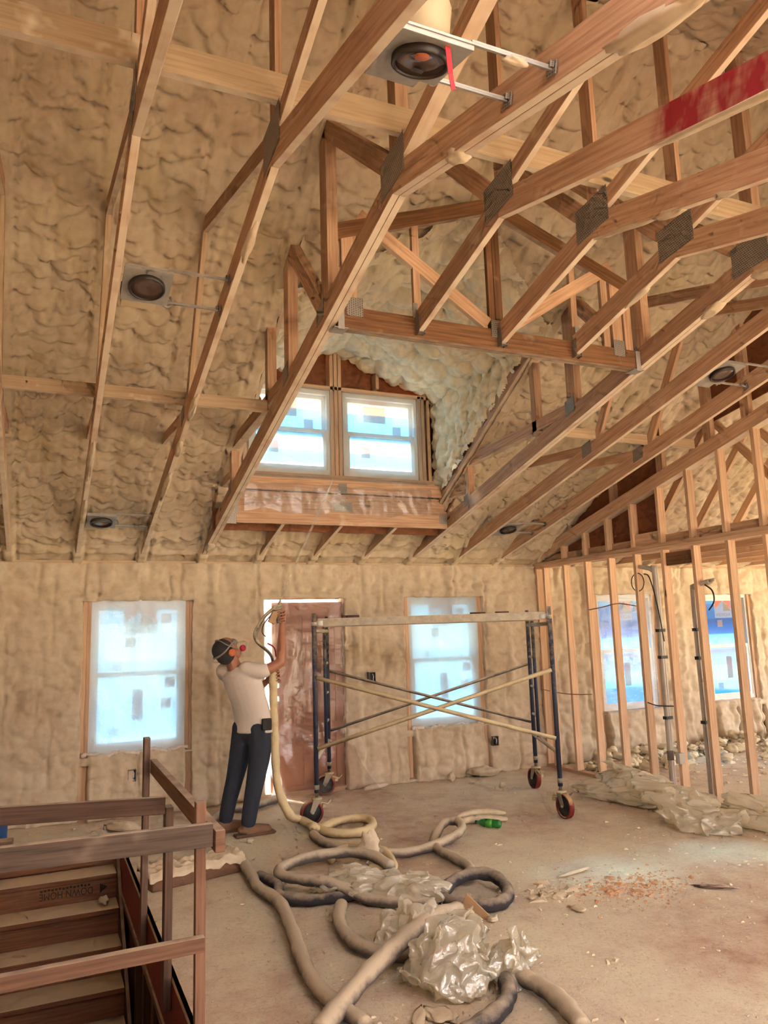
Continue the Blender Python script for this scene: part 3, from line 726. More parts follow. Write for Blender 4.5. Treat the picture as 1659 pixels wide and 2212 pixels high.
# ---- door
dr = empty('door_1', ((DOOR[0]+DOOR[1])/2, .07, 0), 0, 'brown entry door behind plastic sheeting, a bright gap along its left edge', None, None, 'structure')
wall_cells(MB(), DOOR[0]+.085, DOOR[1], .01, 2.05, [(2.325, 2.375, .985, 1.035), (2.325, 2.375, 1.125, 1.175)], .075, .04).build('door_slab', 'door_brown', dr)
for z in (.35, 1.0, 1.62):
    for x in (2.52, 2.90):
        mb = MB()
        for (a, b, c, d) in ((x-.14, x+.14, z-.28, z-.265), (x-.14, x+.14, z+.265, z+.28), (x-.14, x-.125, z-.265, z+.265), (x+.125, x+.14, z-.265, z+.265)): mb.box(((a+b)/2, .05, (c+d)/2), (b-a, .008, d-c))
        mb.build('panel_moulding', 'door_brown', dr)
stud_part(DOOR[0], DOOR[0]+.02, .03, .13, 0, 2.08, dr, 'vinyl', 'door_jamb'); stud_part(DOOR[1]-.001, DOOR[1]+.02, .03, .13, 0, 2.08, dr, 'wood_dark', 'door_jamb')
for z in (.3, 1.05, 1.85): stud_part(DOOR[0]+.02, DOOR[0]+.03, .04, .06, z-.05, z+.05, dr, 'galv', 'hinge')

# ---- right-hand stud partition with the gable above it
wr = empty('wall_right', (PX, -1.6, 0), 0, 'bare stud partition with open bays and a gable of short studs', None, None, 'structure')
YE = -5.7
MB().box((PX+.045, YE/2, .019), (.089, -YE, .038)).build('bottom_plate', 'wood_stud', wr)
for z in (2.446, 2.484): MB().box((PX+.045, YE/2, z), (.092, -YE, .037)).build('top_plate', 'wood_stud', wr)
ys = [STY0-STS*i-.019 for i in range(-1, 13)]
for i, y in enumerate([-.03, -.075]+ys):
    rot = RND.uniform(-.004, .004)
    MB().beam((PX+.045, y, .038), (PX+.045, y+rot, 2.427), .089, .038, up=(0, 1, 0)).build('stud', 'wood_stud', wr, bevel=.002)
for y in ys[1:]:
    zt = bc(-y)-.0
    if zt-2.503 > .05: MB().beam((PX+.045, y+.01, 2.503), (PX+.045, y+.01, zt), .089, .038, up=(0, 1, 0)).build('stud', 'wood_stud', wr, bevel=.002)
mb = MB(); mb.prism([(0, bc(0)), (0, bc(0)+.14), (-RIDGE, KZ+.145), (-RIDGE, KZ)], PX+.0, PX+.10); mb.build('gable_chord', 'wood', wr)
mb = MB(); mb.prism([(-RIDGE, KZ), (-RIDGE, KZ+.145), (-7.4, bc(7.4)+.145), (-7.4, bc(7.4))], PX+.0, PX+.10); mb.build('gable_chord', 'wood', wr)
MB().prism([(-.02, 2.5), (-.02, 2.55), (-2.22, 3.85), (-2.22, 2.5)], PX+.094, PX+.106).build('osb_panel', 'osb', wr)
MB().prism([(-2.9, 3.58), (-2.9, 4.25), (-RIDGE, 5.48), (-7.3, 4.2), (-7.3, 3.35), (-RIDGE, 3.95)], PX+.106, PX+.118).build('osb_panel', 'osb', wr)
for y in (-.75, -1.55, -2.3, -2.95, -3.4, -4.2): MB().beam((PX+.07, y, bc(-y)+.1), (PX+.07, y, tc(-y)+.05), .06, .089, up=(0, 1, 0)).build('gable_post', 'wood', wr)
MB().box((PX+.05, (ys[5]+ys[6])/2, 2.33), (.04, .36, .13)).build('blocking', 'wood_dark', wr)
MB().box((PX+.05, (ys[4]+ys[5])/2+.02, 2.57), (.04, .36, .13)).build('blocking', 'wood_stud', wr)
MB().box((PX+.08, -1.9, 2.545), (.03, 3.8, .085)).build('ledger', 'wood_stud', wr)

# ================================================================== ROOF TRUSSES
def chord_far(d0, d1, dep=.145):
    return [(-d0, bc(d0)), (-d0, bc(d0)+dep), (-d1, bc(d1)+dep), (-d1, bc(d1))]
def in_plane(p, q, w):
    """web of width w between two (d,z) points"""
    dx, dz_ = -(q[0]-p[0]), q[1]-p[1]; ln = math.hypot(dx, dz_); nx, nz = -dz_/ln*w/2, dx/ln*w/2
    return [(-p[0]+nx, p[1]+nz), (-q[0]+nx, q[1]+nz), (-q[0]-nx, q[1]-nz), (-p[0]-nx, p[1]-nz)]
_cache = {}
def tpart(t, name, key, poly, mat, x0, x1):
    """part of a truss in the local frame of the truss (shared mesh between alike parts)"""
    k = (name, key, mat if isinstance(mat, str) else mat.name, x0, x1)
    if k not in _cache:
        o = MB().prism([(y, z-2.45) for y, z in poly], x0, x1).build(name, mat, t, local=True, bevel=.003); _cache[k] = o.data
    else:
        o = link(name, _cache[k], mat, t)
        b = o.modifiers.new('edge', 'BEVEL'); b.width = .003; b.segments = 2; b.limit_method = 'ANGLE'
    return o
def gusset(t, d, z, w, h, x=None, tilt=None):
    sl = .257 if d <= RIDGE else -.265
    if tilt is not None: sl = tilt
    for xx in ((-.0015, .0395) if x is None else x):
        p = [(-d+w/2, z-h/2-sl*w/2-2.45), (-d+w/2, z+h/2-sl*w/2-2.45), (-d-w/2, z+h/2+sl*w/2-2.45), (-d-w/2, z-h/2+sl*w/2-2.45)]
        mb = MB(); n0 = len(mb.v)
        mb.prism(p, xx-.001, xx+.001)
        mb.uv[0] = mb.uv[1] = [(0, 0), (0, h), (w, h), (w, 0)]
        mb.build('gusset_plate', 'plate', t, local=True)
_blob_n = [0]
def blob(parent, c, r, mat='foam', name='foam_drip', axis=None, local=False):
    """lump of overspray"""
    _blob_n[0] += 1
    mb = MB(); mb.ell((0, 0, 0), (1, 1, 1), None, 18, 12)
    V = np.array(mb.v); s = _blob_n[0]*3.7
    V = V*(1+.35*noise3(V[:, 0]*1.6+s, V[:, 1]*1.6, V[:, 2]*1.6)+.15*noise3(V[:, 0]*4+s, V[:, 1]*4, V[:, 2]*4))[:, None]
    V = V*np.array(r)
    if axis is not None:
        q = Vector((0, 1, 0)).rotation_difference(Vector(axis)).to_matrix(); V = V @ np.array(q).T
    mb.v = [tuple(p) for p in V+np.array(c)]
    return mb.build(name, mat, parent, local)
ORD = {0: 'at the left edge of the picture', 1: 'second from the left edge, carrying the grey can light', 2: 'third from the left, carrying a can light high above',
       3: 'doubled, along the left side of the dormer', 4: 'stopping at the header, stained red at its near end', 5: 'middle one of the three stopping at the header',
       6: 'stopping at the header, rightmost of the three', 7: 'doubled, along the right side of the dormer', 8: 'first to the right of the dormer', 9: 'last one before the bare stud gable'}
RT_GROUP = 'scissor roof trusses'
def full_truss(i, near='wood'):
    t = empty('roof_truss', (TX(i), 0, 2.45), 0, 'raw lumber scissor truss '+ORD[i], 'roof truss', RT_GROUP)
    coated = i in (0, 1, 2)
    ply = [(0, .038)] if i not in (3, 7) else [(0, .037), (.039, .076)]
    for a, b in ply:
        if coated:
            tpart(t, 'bottom_chord', 'f1', chord_far(.02, 2.0), 'wood_coated', a, b); tpart(t, 'bottom_chord', 'f2', chord_far(2.0, RIDGE), 'wood', a, b)
        else: tpart(t, 'bottom_chord', 'f', chord_far(.02, RIDGE), 'wood', a, b)
        tpart(t, 'bottom_chord', 'n', [(-RIDGE, KZ), (-RIDGE, KZ+.145), (-9.6, bc(9.6)+.145), (-9.6, bc(9.6))], near, a, b)
        for k, (p, q) in enumerate(((.1, RIDGE), (RIDGE, 2*RIDGE-.1))):
            tpart(t, 'top_chord', k, [(-p, tc(p)), (-p, tc(p)+.13), (-q, tc(q)+.13), (-q, tc(q))], 'wood_coated', a+.001, b-.001)
    x0, x1 = (.002, .036) if len(ply) == 1 else (.002, .074)
    wm = 'wood'
    tpart(t, 'king_post', 0, in_plane((RIDGE+.02, KZ+.14), (RIDGE+.02, tc(RIDGE)+.05), .089), wm, x0, x1)
    if i in (3, 7):
        W = [((4.98, 4.02), (4.10, tc(4.1)), .11), ((4.08, bc(4.08)+.12), (4.08, tc(4.08)), .12), ((4.0, bc(4.0)+.13), (3.36, 4.36), .10),
             ((3.27, bc(3.27)+.1), (3.27, tc(3.27)), .11), ((2.74, 3.36), (2.74, tc(2.74)), .07), ((3.22, 3.47), (1.55, 3.40), .10), ((1.52, bc(1.52)+.1), (1.52, 3.42), .07), ((1.02, 3.12), (1.50, 3.13), .075)]
    else:
        W = [((4.98, 3.97), (3.42, 4.40), .095), ((3.40, 4.40), (2.80, bc(2.8)+.12), .085), ((2.72, bc(2.72)+.10), (1.60, 3.38), .085)]
    m = 2*RIDGE
    WN = [((m-4.98, 3.97), (m-3.42, 4.42), .095), ((m-3.40, 4.40), (m-2.80, bc(m-2.8)+.12), .085), ((m-2.72, bc(m-2.72)+.1), (m-1.6, 3.38), .085)]
    for k, (p, q, w) in enumerate(W): tpart(t, 'web', ('w', i in (3, 7), k), in_plane(p, q, w), 'wood_coated' if (coated and k in (1,)) else wm, x0, x1)
    for k, (p, q, w) in enumerate(WN): tpart(t, 'web', ('wn', k), in_plane(p, q, w), wm, x0, x1)
    X = None if len(ply) == 1 else (-.0015, .0775)
    gusset(t, 5.09, KZ+.135, .27, .20, X, .10)
    if i in (3, 7):
        gusset(t, 3.25, 3.49, .12, .125, X); gusset(t, 1.53, 3.41, .10, .10, X); gusset(t, 1.49, 3.0, .09, .11, X); gusset(t, 4.0, bc(4.0)+.11, .13, .12, X)
    else:
        gusset(t, 2.68, 3.30, .13, .12, X)
    return t
TR = {}
for i in (0, 1, 2, 3, 7, 8, 9): TR[i] = full_truss(i)
def cut_truss(i):
    t = empty('roof_truss', (TX(i), 0, 2.45), 0, 'raw lumber scissor truss '+ORD[i], 'roof truss', RT_GROUP)
    tpart(t, 'bottom_chord', 'cf', chord_far(4.10, RIDGE), 'wood', 0, .038)
    tpart(t, 'bottom_chord', 'n', [(-RIDGE, KZ), (-RIDGE, KZ+.145), (-9.6, bc(9.6)+.145), (-9.6, bc(9.6))], 'wood_red' if i == 4 else 'wood', 0, .038)
    tpart(t, 'top_chord', 'c0', [(-4.1, tc(4.1)), (-4.1, tc(4.1)+.13), (-RIDGE, tc(RIDGE)+.13), (-RIDGE, tc(RIDGE))], 'wood_coated', .001, .037)
    tpart(t, 'top_chord', 1, [(-RIDGE, tc(RIDGE)), (-RIDGE, tc(RIDGE)+.13), (-(2*RIDGE-.1), tc(.1)+.13), (-(2*RIDGE-.1), tc(.1))], 'wood_coated', .001, .037)
    tpart(t, 'king_post', 0, in_plane((RIDGE+.02, KZ+.14), (RIDGE+.02, tc(RIDGE)+.05), .089), 'wood', .002, .036)
    tpart(t, 'web', 'c1', in_plane((4.98, 4.0), (4.15, tc(4.15)+.02), .10), 'wood', .002, .036)
    m = 2*RIDGE
    for k, (p, q, w) in enumerate([((m-4.98, 3.97), (m-3.42, 4.42), .095), ((m-3.40, 4.40), (m-2.80, bc(m-2.8)+.12), .085), ((m-2.72, bc(m-2.72)+.1), (m-1.6, 3.38), .085)]): tpart(t, 'web', ('wn', k), in_plane(p, q, w), 'wood', .002, .036)
    gusset(t, 5.09, KZ+.135, .27, .20, None, .10)
    # steel hanger at the header
    mb = MB(); z = bc(4.1)-2.45
    mb.box((-.003, -4.115, z+.05), (.003, .05, .13)); mb.box((.041, -4.115, z+.05), (.003, .05, .13)); mb.box((.019, -4.115, z-.004), (.05, .05, .003))
    mb.build('joist_hanger', 'plate', t, local=True)
    return t
for i in (4, 5, 6): TR[i] = cut_truss(i)
NT = {4: 'left of the three under the dormer sill', 5: 'middle of the three under the dormer sill', 6: 'rightmost of the three under the dormer sill'}
for i in (4, 5, 6):
    t = empty('jack_truss', (TX(i), 0, 2.45), 0, 'short rafter tail at the eave, '+NT[i], 'rafter', 'rafter tails below the dormer')
    tpart(t, 'bottom_chord', 'jack', chord_far(.02, 1.03, .14), 'wood_coated' if i == 6 else 'wood', 0, .038)
    tpart(t, 'top_chord', 'jack', [(-.1, tc(.1)), (-.1, tc(.1)+.13), (-1.0, tc(1.0)+.13), (-1.0, tc(1.0))], 'wood_coated', .001, .037)
# foam drips and coating on the chords
for (i, d, ry, rz_) in ((3, 6.75, .20, .030), (3, 5.65, .06, .03), (5, 5.62, .11, .022), (5, 5.95, .07, .018), (6, 4.75, .12, .02), (2, 3.0, .16, .03), (2, 1.75, .30, .03), (2, 2.4, .12, .03), (1, 2.1, .35, .025), (1, 1.2, .28, .025), (2, 4.6, .14, .02), (7, 4.75, .10, .03), (7, 5.15, .10, .03), (4, 6.5, .4, .012), (5, 5.3, .25, .012), (3, .42, .10, .04)):
    wd = .019 if i not in (3, 7) else .038
    blob(TR[i], (wd, -d, bc(d)-2.45+.004), (wd*1.25, ry, rz_), 'foam', local=True, axis=(0, 1, -.257 if d < RIDGE else .265))

# flat trusses of the next room
for k in range(6):
    t = empty('flat_truss', (6.42+.61*k, 0, 2.45), 0, 'level ceiling truss of the next room, number %s beyond the stud wall' % ('one', 'two', 'three', 'four', 'five', 'six')[k], 'roof truss', 'level trusses of the next room')
    tpart(t, 'bottom_chord', 'flat', [(0, 2.50), (0, 2.59), (-9.5, 2.59), (-9.5, 2.50)], 'wood_stud', 0, .038)
    for q, (p, e) in enumerate((((1.3, 2.58), (.6, 2.85)), ((1.3, 2.58), (2.4, 3.85)), ((3.5, 2.58), (2.4, 3.85)), ((3.5, 2.58), (4.6, 5.1)), ((5.08, 2.58), (5.08, 5.4)))):
        tpart(t, 'web', ('flat', q), in_plane(p, e, .085), 'wood_stud', .002, .036)

# girder truss that carries the cut trusses across the dormer
g = empty('girder_truss', (DC, -4.05, 3.52), 0, 'dark doubled header truss spanning the dormer with steel hangers', 'girder truss')
ga, gb = TX(3)+.08, TX(7)-.004
for y in (-4.07, -4.03): MB().box(((ga+gb)/2, y, 3.59), (gb-ga, .037, .14)).build('bottom_chord', 'wood_dark', g, bevel=.003)
for sg in (-1, 1):
    x1 = DC+sg*(DW-.01)
    MB().prism([(DC, 4.52), (DC, 4.63), (x1, 4.63-.36*DW), (x1, 4.52-.36*DW)], -4.07, -4.03, axis=1).build('top_chord', 'wood_dark', g)
    MB().beam((DC+sg*1.0, -4.05, 4.30), (DC+sg*.08, -4.05, 3.70), .035, .09).build('web', 'wood', g)
for x, w in ((1.66, .10), (TX(4)+.03, .05), (2.69, .045), (2.745, .06), (TX(6)+.06, .05), (3.66, .06), (3.76, .09), (3.86, .07)):
    MB().beam((x, -4.05, 3.66), (x, -4.05, 4.58-.36*abs(x-DC)), w, .032, up=(0, 1, 0)).build('post', 'wood_dark' if x in (2.69, 2.745) else 'wood', g, bevel=.003)
for x, w in ((1.68, .11), (2.72, .12), (3.74, .10)): MB().box((x, -4.092, 3.66), (w, .003, .12)).build('gusset_plate', 'plate', g)
MB().box((TX(4)+.0, -4.092, 3.70), (.035, .003, .10)).build('gusset_plate', 'galv', g); MB().box((TX(6)+.055, -4.092, 3.72), (.04, .003, .10)).build('gusset_plate', 'galv', g)
for x in (ga+.02, gb-.02):
    mb = MB(); mb.box((x, -4.095, 3.58), (.04, .006, .15)); mb.box((x, -4.05, 3.514), (.09, .10, .004)); mb.build('joist_hanger', 'galv', g)

# level braces nailed across the trusses
def brace(name, x0, x1, y, z, w, h, label, mat='wood'):
    o = MB().box(((x0+x1)/2, y, z), (x1-x0, w, h)).build(name, mat); return tag(o, label, 'brace')
brace('lateral_brace', XL+.02, TX(3)-.002, -2.76, bc(2.76)+.145+.048, .038, .09, 'level two-by-four brace crossing the trusses left of the dormer', 'wood_coated')
brace('lateral_brace', TX(7)+.08, PX+.01, -2.80, bc(2.8)+.145+.048, .038, .09, 'level two-by-four brace crossing the trusses right of the dormer', 'wood_coated')
brace('ridge_brace', XL+.02, PX-.01, -5.17, 4.13, .038, .14, 'long level board nailed to the king posts under the ridge', 'wood_coated')

# ---- recessed can lights hung between the trusses on bar hangers
def can(i, d, label, tag_=False, foamy=False):
    sl = .257 if d < RIDGE else -.265
    o = empty('can_light', (TX(i)+.045, -d, bc(d)+.03), 0, label, 'can light', 'recessed can lights')
    o.rotation_euler = (-math.atan(sl), 0, 0)
    MB().box((.135, 0, 0), (.25, .27, .003)).build('mounting_plate', 'galv', o, local=True)
    mb = MB()
    for s in (-1, 1): mb.box((.135, s*.135, .012), (.25, .003, .026))
    for s in (.01, .26): mb.box((s, 0, .006), (.003, .27, .014))
    mb.build('plate_flange', 'galv', o, local=True)
    MB().lathe([(.092, .0), (.096, -.004), (.096, -.026), (.088, -.030), (.084, -.026), (.082, .01)], (.135, -.01, 0), n=32).build('trim_ring', 'can_black', o, local=True)
    MB().lathe([(.0, -.012), (.05, -.016), (.083, -.022), (.083, -.018), (0, -.006)], (.135, -.01, 0), n=32).build('lens', 'can_lens', o, local=True)
    MB().lathe([(.088, .0), (.088, .15), (.082, .165), (.0, .167)] if i == 2 else [(.088, .0), (.088, .03), (.082, .04), (.0, .042)], (.135, -.01, .002), n=28).build('housing', 'cream' if i == 2 else 'galv', o, local=True)
    jb = MB().box((.11, .16, .06), (.19, .07, .12)).build('junction_box', 'cream' if foamy else 'galv', o, local=True, bevel=.004)
    for s in (-1, 1):
        yb = s*.135
        mb = MB(); mb.box((.29, yb, .018), (.53, .012, .007)); mb.box((.40, yb, .026), (.30, .010, .007)); mb.build('bar_hanger', 'galv', o, local=True)
        MB().box((.558, yb, .02), (.006, .05, .045)).box((.55, yb, .03), (.02, .03, .02)).build('hanger_foot', 'plate', o, local=True)
    MB().tube(catmull([(.20, .17, .09), (.27, .17, .10), (.30, .17, .06), (.27, .17, .02), (.22, .12, .01)], 6), .008).build('conduit', 'galv', o, local=True)
    if tag_:
        MB().lathe([(.026, 0), (.026, .0008)], (.118, -.055, -.0235), n=20).build('lens_sticker', 'orange', o, local=True)
        MB().box((.145, .03, -.024), (.04, .025, .001)).build('lens_label', 'can_black', o, local=True)
        MB().beam((.175, -.12, -.004), (.185, -.135, -.09), .018, .002, up=(0, 1, 0)).beam((.185, -.135, -.09), (.20, -.135, -.135), .016, .002, up=(0, 1, 0)).build('red_ribbon', 'red', o, local=True)
        blob(o, (.42, -.135, .008), (.045, .02, .014), 'foam', local=True)
    return o
can(1, 4.11, 'open can light with black ring on a steel plate between the second and third trusses', foamy=True)
can(2, 6.22, 'large can light with orange sticker and hanging red ribbon, highest overhead', True)
can(1, .90, 'small can light near the wall above the first window', foamy=True)
can(8, 1.02, 'small dark can light beside the eave near the stud partition')
can(8, 4.10, 'can light with bright plate between the last two trusses right of the dormer')

# ================================================================== PLASTIC OVER THE OPENINGS
for o_ in [o for o in C.objects if o.type == 'FONT']:
    me_ = bpy.data.meshes.new_from_object(o_); n_ = link('lettering', me_, None, o_.parent)
    n_.location, n_.rotation_euler, n_.scale = o_.location, o_.rotation_euler, o_.scale
    bpy.data.objects.remove(o_)
def sheet(name, x0, x1, z0, z1, y, label, mat='sheet', nx=60, nz=80, fn=None, amp=.008):
    def f(U, V):
        Y = y+amp*noise3(U*3, V*2, 1.+x0)+amp*.6*noise3(U*9, V*3, 2.+x0)
        Z = V+0*U; X = U+0*V
        if fn: X, Y, Z = fn(X, Y, Z)
        return np.stack([X, Y, Z], -1)
    o = grid(name, np.linspace(x0, x1, nx), np.linspace(z0, z1, nz), f, mat)
    return tag(o, label, 'plastic sheet', 'plastic sheets over openings')
def hem(x0, x1, y, z, label, r=.022):
    pts = [(x0+(x1-x0)*k/24, y+.01*math.sin(k*1.7), z+.012*math.sin(k*.9)+.006*math.sin(k*2.9)) for k in range(25)]
    o = MB().tube(catmull(pts, 3), [r*(.75+.35*math.sin(k*.8)**2) for k in range(len(catmull(pts, 3)))], 10).build('plastic_hem', 'white_sheet')
    return tag(o, label, 'plastic roll', 'rolled plastic on window sills')
M['white_sheet'] = plain('rolled_white_plastic', (224, 204, 188), .45)
sheet('plastic_sheet', WIN[0][0]-.0, WIN[0][1]+.0, .585, 2.09, -.004, 'clear plastic sheet over the window above the stair rail')
hem(WIN[0][0]-.06, WIN[0][1]+.03, -.03, .595, 'rolled plastic edge along the sill above the stair rail')
sheet('plastic_sheet', WIN[1][0], WIN[1][1], .575, 2.10, -.004, 'clear plastic sheet over the window behind the scaffold')
hem(WIN[1][0]-.02, WIN[1][1]+.03, -.03, .58, 'rolled plastic edge along the sill behind the scaffold')
sheet('plastic_sheet', WIN[2][0], WIN[2][1], .57, 2.11, -.004, 'clear plastic sheet over the blue window behind the studs', 'sheet_drape')
def door_drape(X, Y, Z):
    t = np.clip((.75-Z)/.75, 0, 1); s = np.clip((X-2.27)/.9, 0, 1)
    Y = Y-.42*t**2.2*(.45+.55*s)+.05*t*np.sin(X*14+3*Z)
    X = X+.22*t**2*s
    return X, Y, np.maximum(Z, .012+.03*np.abs(np.sin(X*9)))
sheet('plastic_sheet', 2.275, 3.17, .0, 2.06, -.012, 'see-through plastic sheet, tinted brown for shade, hanging over the door and bunched on the floor', 'sheet_door', 90, 110, door_drape, .012)
def slit(X, Y, Z):
    t = np.clip((.6-Z)/.6, 0, 1); return X+.10*t*np.sin(Z*7), Y-.18*t**2, np.maximum(Z, .01)
sheet('plastic_sheet', 2.19, 2.285, .0, 2.07, .0, 'narrow bright strip of plastic beside the door edge', 'sheet', 12, 60, slit, .006)
def dorm_drape(X, Y, Z):
    low = np.clip((3.27-Z)/.12, 0, 1)
    Y = Y-low*(.105+.018*noise3(X*5, Z*3, 3.)+.008*noise3(X*16, Z*9, 5.))
    edge = np.clip((3.0-Z)/.2, 0, 1)
    Z = Z+edge*(.035*np.sin(X*7.5)+.02*np.sin(X*17))
    return X, Y, Z
sheet('plastic_sheet', 1.72, 3.74, 2.88, 4.22, YD-.012, 'clear plastic sheet taped over the dormer windows and draped across the beam', 'sheet_drape', 150, 100, dorm_drape, .007)

# outlet boxes sunk in the wall foam
for k, (x, z, lb) in enumerate(((.847, .384, 'dark outlet box in the foam under the window above the stair rail'), (3.415, 1.194, 'dark switch box in the foam beside the door'), (4.99, .37, 'dark outlet box low in the foam behind the scaffold'))):
    o = empty('outlet_box', (x, -.075, z), 0, lb, 'outlet box', 'electrical boxes in the foam wall')
    mb = MB()
    for (a, b, c, d) in ((-.04, -.034, -.055, .055), (.034, .04, -.055, .055), (-.034, .034, -.055, -.049), (-.034, .034, .049, .055)): mb.box(((a+b)/2, .0, (c+d)/2), (b-a, .06, d-c))
    mb.build('box_shell', 'sticker_grey', o, local=True)
    MB().box((0, .004, 0), (.07, .004, .1)).build('box_back', 'black', o, local=True)
    MB().tube(catmull([(.012, .0, .035), (.016, -.018, .012), (.012, -.02, -.02), (.016, -.01, -.035)], 5), .006, 6).build('wire_tail', 'white', o, local=True)
    if k == 0: MB().tube([(.03, -.01, -.05), (.032, -.015, -.14)], .006, 6).build('wire_tail', 'wire_black', o, local=True)

# ================================================================== STAIR WELL
sw = empty('wall_stairwell', (.05, -3.1, -1.4), 0, 'stair opening lined with red rim board and dark studs', None, None, 'structure')
MB().box((WELL[1]+.011, (WELL[2]+WELL[3])/2, -.155), (.022, WELL[3]-WELL[2], .31)).build('rim_board', 'redply', sw)
MB().box((WELL[0]-.011, (WELL[2]+WELL[3])/2, -.155), (.022, WELL[3]-WELL[2], .31)).build('rim_board', 'redply', sw)
MB().box((.05, WELL[3]+.012, -.09), (1.2, .022, .17)).build('rim_board', 'stair', sw)
MB().box((.05, WELL[2]-.012, -.155), (1.25, .022, .31)).build('rim_board', 'redply', sw)
for x in (WELL[1]+.06, WELL[0]-.06): MB().box((x, (WELL[2]+WELL[3])/2, -1.55), (.02, 4.5, 2.5)).build('lining', 'osb', sw)
for y in (WELL[3]+.06, WELL[2]-.06): MB().box((.05, y, -1.55), (1.5, .02, 2.5)).build('lining', 'osb', sw)
for y in (-1.9, -2.3, -2.75, -3.2, -3.6, -4.0, -4.4): MB().box((WELL[1]+.03, y, -1.5), (.05, .038, 2.35)).build('stud', 'wood_rail', sw)
MB().beam((WELL[1]+.005, -1.0, -.34), (WELL[1]+.005, -5.2, -.34), .03, .04).build('ledger', 'wood_rail2', sw)
MB().box((.05, -3.1, -2.76), (1.6, 4.6, .05)).build('lower_floor', 'stair', sw)
st = empty('staircase', (.05, -1.0, -2.7), 0, 'dusty wooden stair flight descending toward the viewer below the guard rail', 'stairs')
XS0, XS1 = WELL[0]+.03, .628
for k in range(1, 13):
    z = -.19*k; yf = -1.222-.262*(k-1)
    MB().box(((XS0+XS1)/2, yf+.145, z-.018), (XS1-XS0, .29, .036)).build('tread', 'stair', st, bevel=.006)
    rz = MB().box(((XS0+XS1)/2, yf+.034, z-.036-.077), (XS1-XS0, .018, .154)).build('riser', 'stair', st)
    if k == 1: RISER = rz
MB().prism([(-.98, -.02), (-.98, -.42), (-4.4, -2.9), (-4.4, -2.5)], XS1+.004, WELL[1]-.004).build('stringer', 'wood_rail', st)
MB().prism([(-.98, -.02), (-.98, -.42), (-4.4, -2.9), (-4.4, -2.5)], WELL[0]+.002, XS0-.004).build('stringer', 'wood_rail', st)
def font_mesh(o):
    me = bpy.data.meshes.new_from_object(o); n_ = link(o.name.split('.')[0], me, None, o.parent)
    n_.location, n_.rotation_euler, n_.scale = o.location, o.rotation_euler, o.scale
    bpy.data.objects.remove(o); return n_
# upside-down lumber stamp on the first riser
yy = -1.222+.024
cu = bpy.data.curves.new('lumber_stamp', 'FONT'); cu.body = 'DOWN HOME'; cu.size = .075; cu.align_x = 'CENTER'; cu.extrude = .0003
to = bpy.data.objects.new('lumber_stamp', cu); C.objects.link(to); cu.materials.append(M['ink']); to.parent = st
to.location = (.25-st.location.x, yy-st.location.y, -.275-st.location.z); to.rotation_euler = (math.pi/2, math.pi, 0); to.scale = (.82, 1, 1); font_mesh(to)
mb = MB()
mb.prism([(.50, -.33), (.50, -.26), (.56, -.29)], yy-.0004, yy+.0004, axis=1)
mb.build('stamp_arrow', 'ink', st)
for k in range(14): MB().box((.065+.027*k, yy, -.258+.002*(k % 3)), (.018, .0008, .016)).build('stamp_mark', 'ink', st)

# ---- guard rail round the opening
gr = empty('guard_rail', (.63, -3.9, 0), 0, 'site-built guard rail of brown two-by-fours around the stair opening', 'railing')
RXc = .638
MB().beam((RXc, -2.90, -.20), (RXc, -2.92, 1.06), .038, .075, up=(0, 1, 0)).build('post', 'wood_rail', gr, bevel=.003)
MB().beam((RXc, -3.88, -.16), (RXc, -3.88, .815), .04, .085, up=(0, 1, 0)).build('post', 'wood_rail', gr, bevel=.003)
MB().beam((RXc-.005, -4.80, -.30), (RXc-.005, -4.79, 1.0), .042, .045, up=(0, 1, 0)).build('post', 'wood_rail2', gr, bevel=.003)
MB().beam((RXc+.04, -2.95, .885), (RXc+.04, -4.98, .875), .04, .085).build('top_rail', 'wood_rail2', gr, bevel=.003)
a, b = onY(0, 1763, -3.93), onY(356, 1739, -3.93); a = a+(a-b)*.9
MB().beam(a, b, .038, .085).build('cross_rail', 'wood_rail', gr, bevel=.003)
a, b = onY(0, 1857, -5.06), onY(458, 1802, -5.06); a = a+(a-b)*.7
MB().beam(a, b, .038, .085).build('cross_rail', 'wood_grey', gr, bevel=.003)
a, b = onY(0, 2125, -4.93), onY(441, 2037, -4.93); a = a+(a-b)*.7
MB().beam(a, b, .04, .055).build('cross_rail', 'wood_rail2', gr, bevel=.003)

# ================================================================== SCAFFOLD
SA = math.radians(-25); SL, SWD = 2.2, 1.26
sc = empty('scaffold', (2.32, -1.325, 0), SA, 'rolling steel scaffold with dust-coated cross braces and an aluminium deck', 'scaffold')
posts = [(0, 0), (SL, 0), (0, SWD), (SL, SWD)]
for (x, y) in posts:
    MB().tube([(x, y, .27), (x, y, 1.80), (x, y, 1.801), (x, y, 1.88)], [.022, .022, .017, .017], 14).build('post', 'steel_blue', sc, local=True)
    MB().lathe([(.026, 0), (.026, .035)], (x, y, 1.765), n=14).build('collar', 'alu', sc, local=True)
for x in (0, SL):
    MB().tube([(x, SWD-.29, .55), (x, SWD-.29, 1.76)], .018, 12).build('ladder_post', 'steel_blue', sc, local=True)
    MB().tube([(x, 0, 1.72), (x, SWD, 1.72)], .02, 12).build('end_bar', 'alu', sc, local=True)
    MB().tube([(x, 0, .56), (x, SWD, .56)], .02, 12).build('end_bar', 'alu', sc, local=True)
    for z in (.78, 1.07, 1.38): MB().tube([(x, SWD-.29, z), (x, SWD, z)], .014, 10).build('rung', 'alu', sc, local=True)
for y, mt, r in ((-.03, 'dust_steel', .019), (SWD+.03, 'hose', .015)):
    for z0, z1 in ((1.29, .69), (.66, 1.30)):
        MB().tube([(.02, y, z0), (SL/2, y-.02 if z0 > z1 else y, (z0+z1)/2), (SL-.02, y, z1)], r, 12).build('cross_brace', mt, sc, local=True)
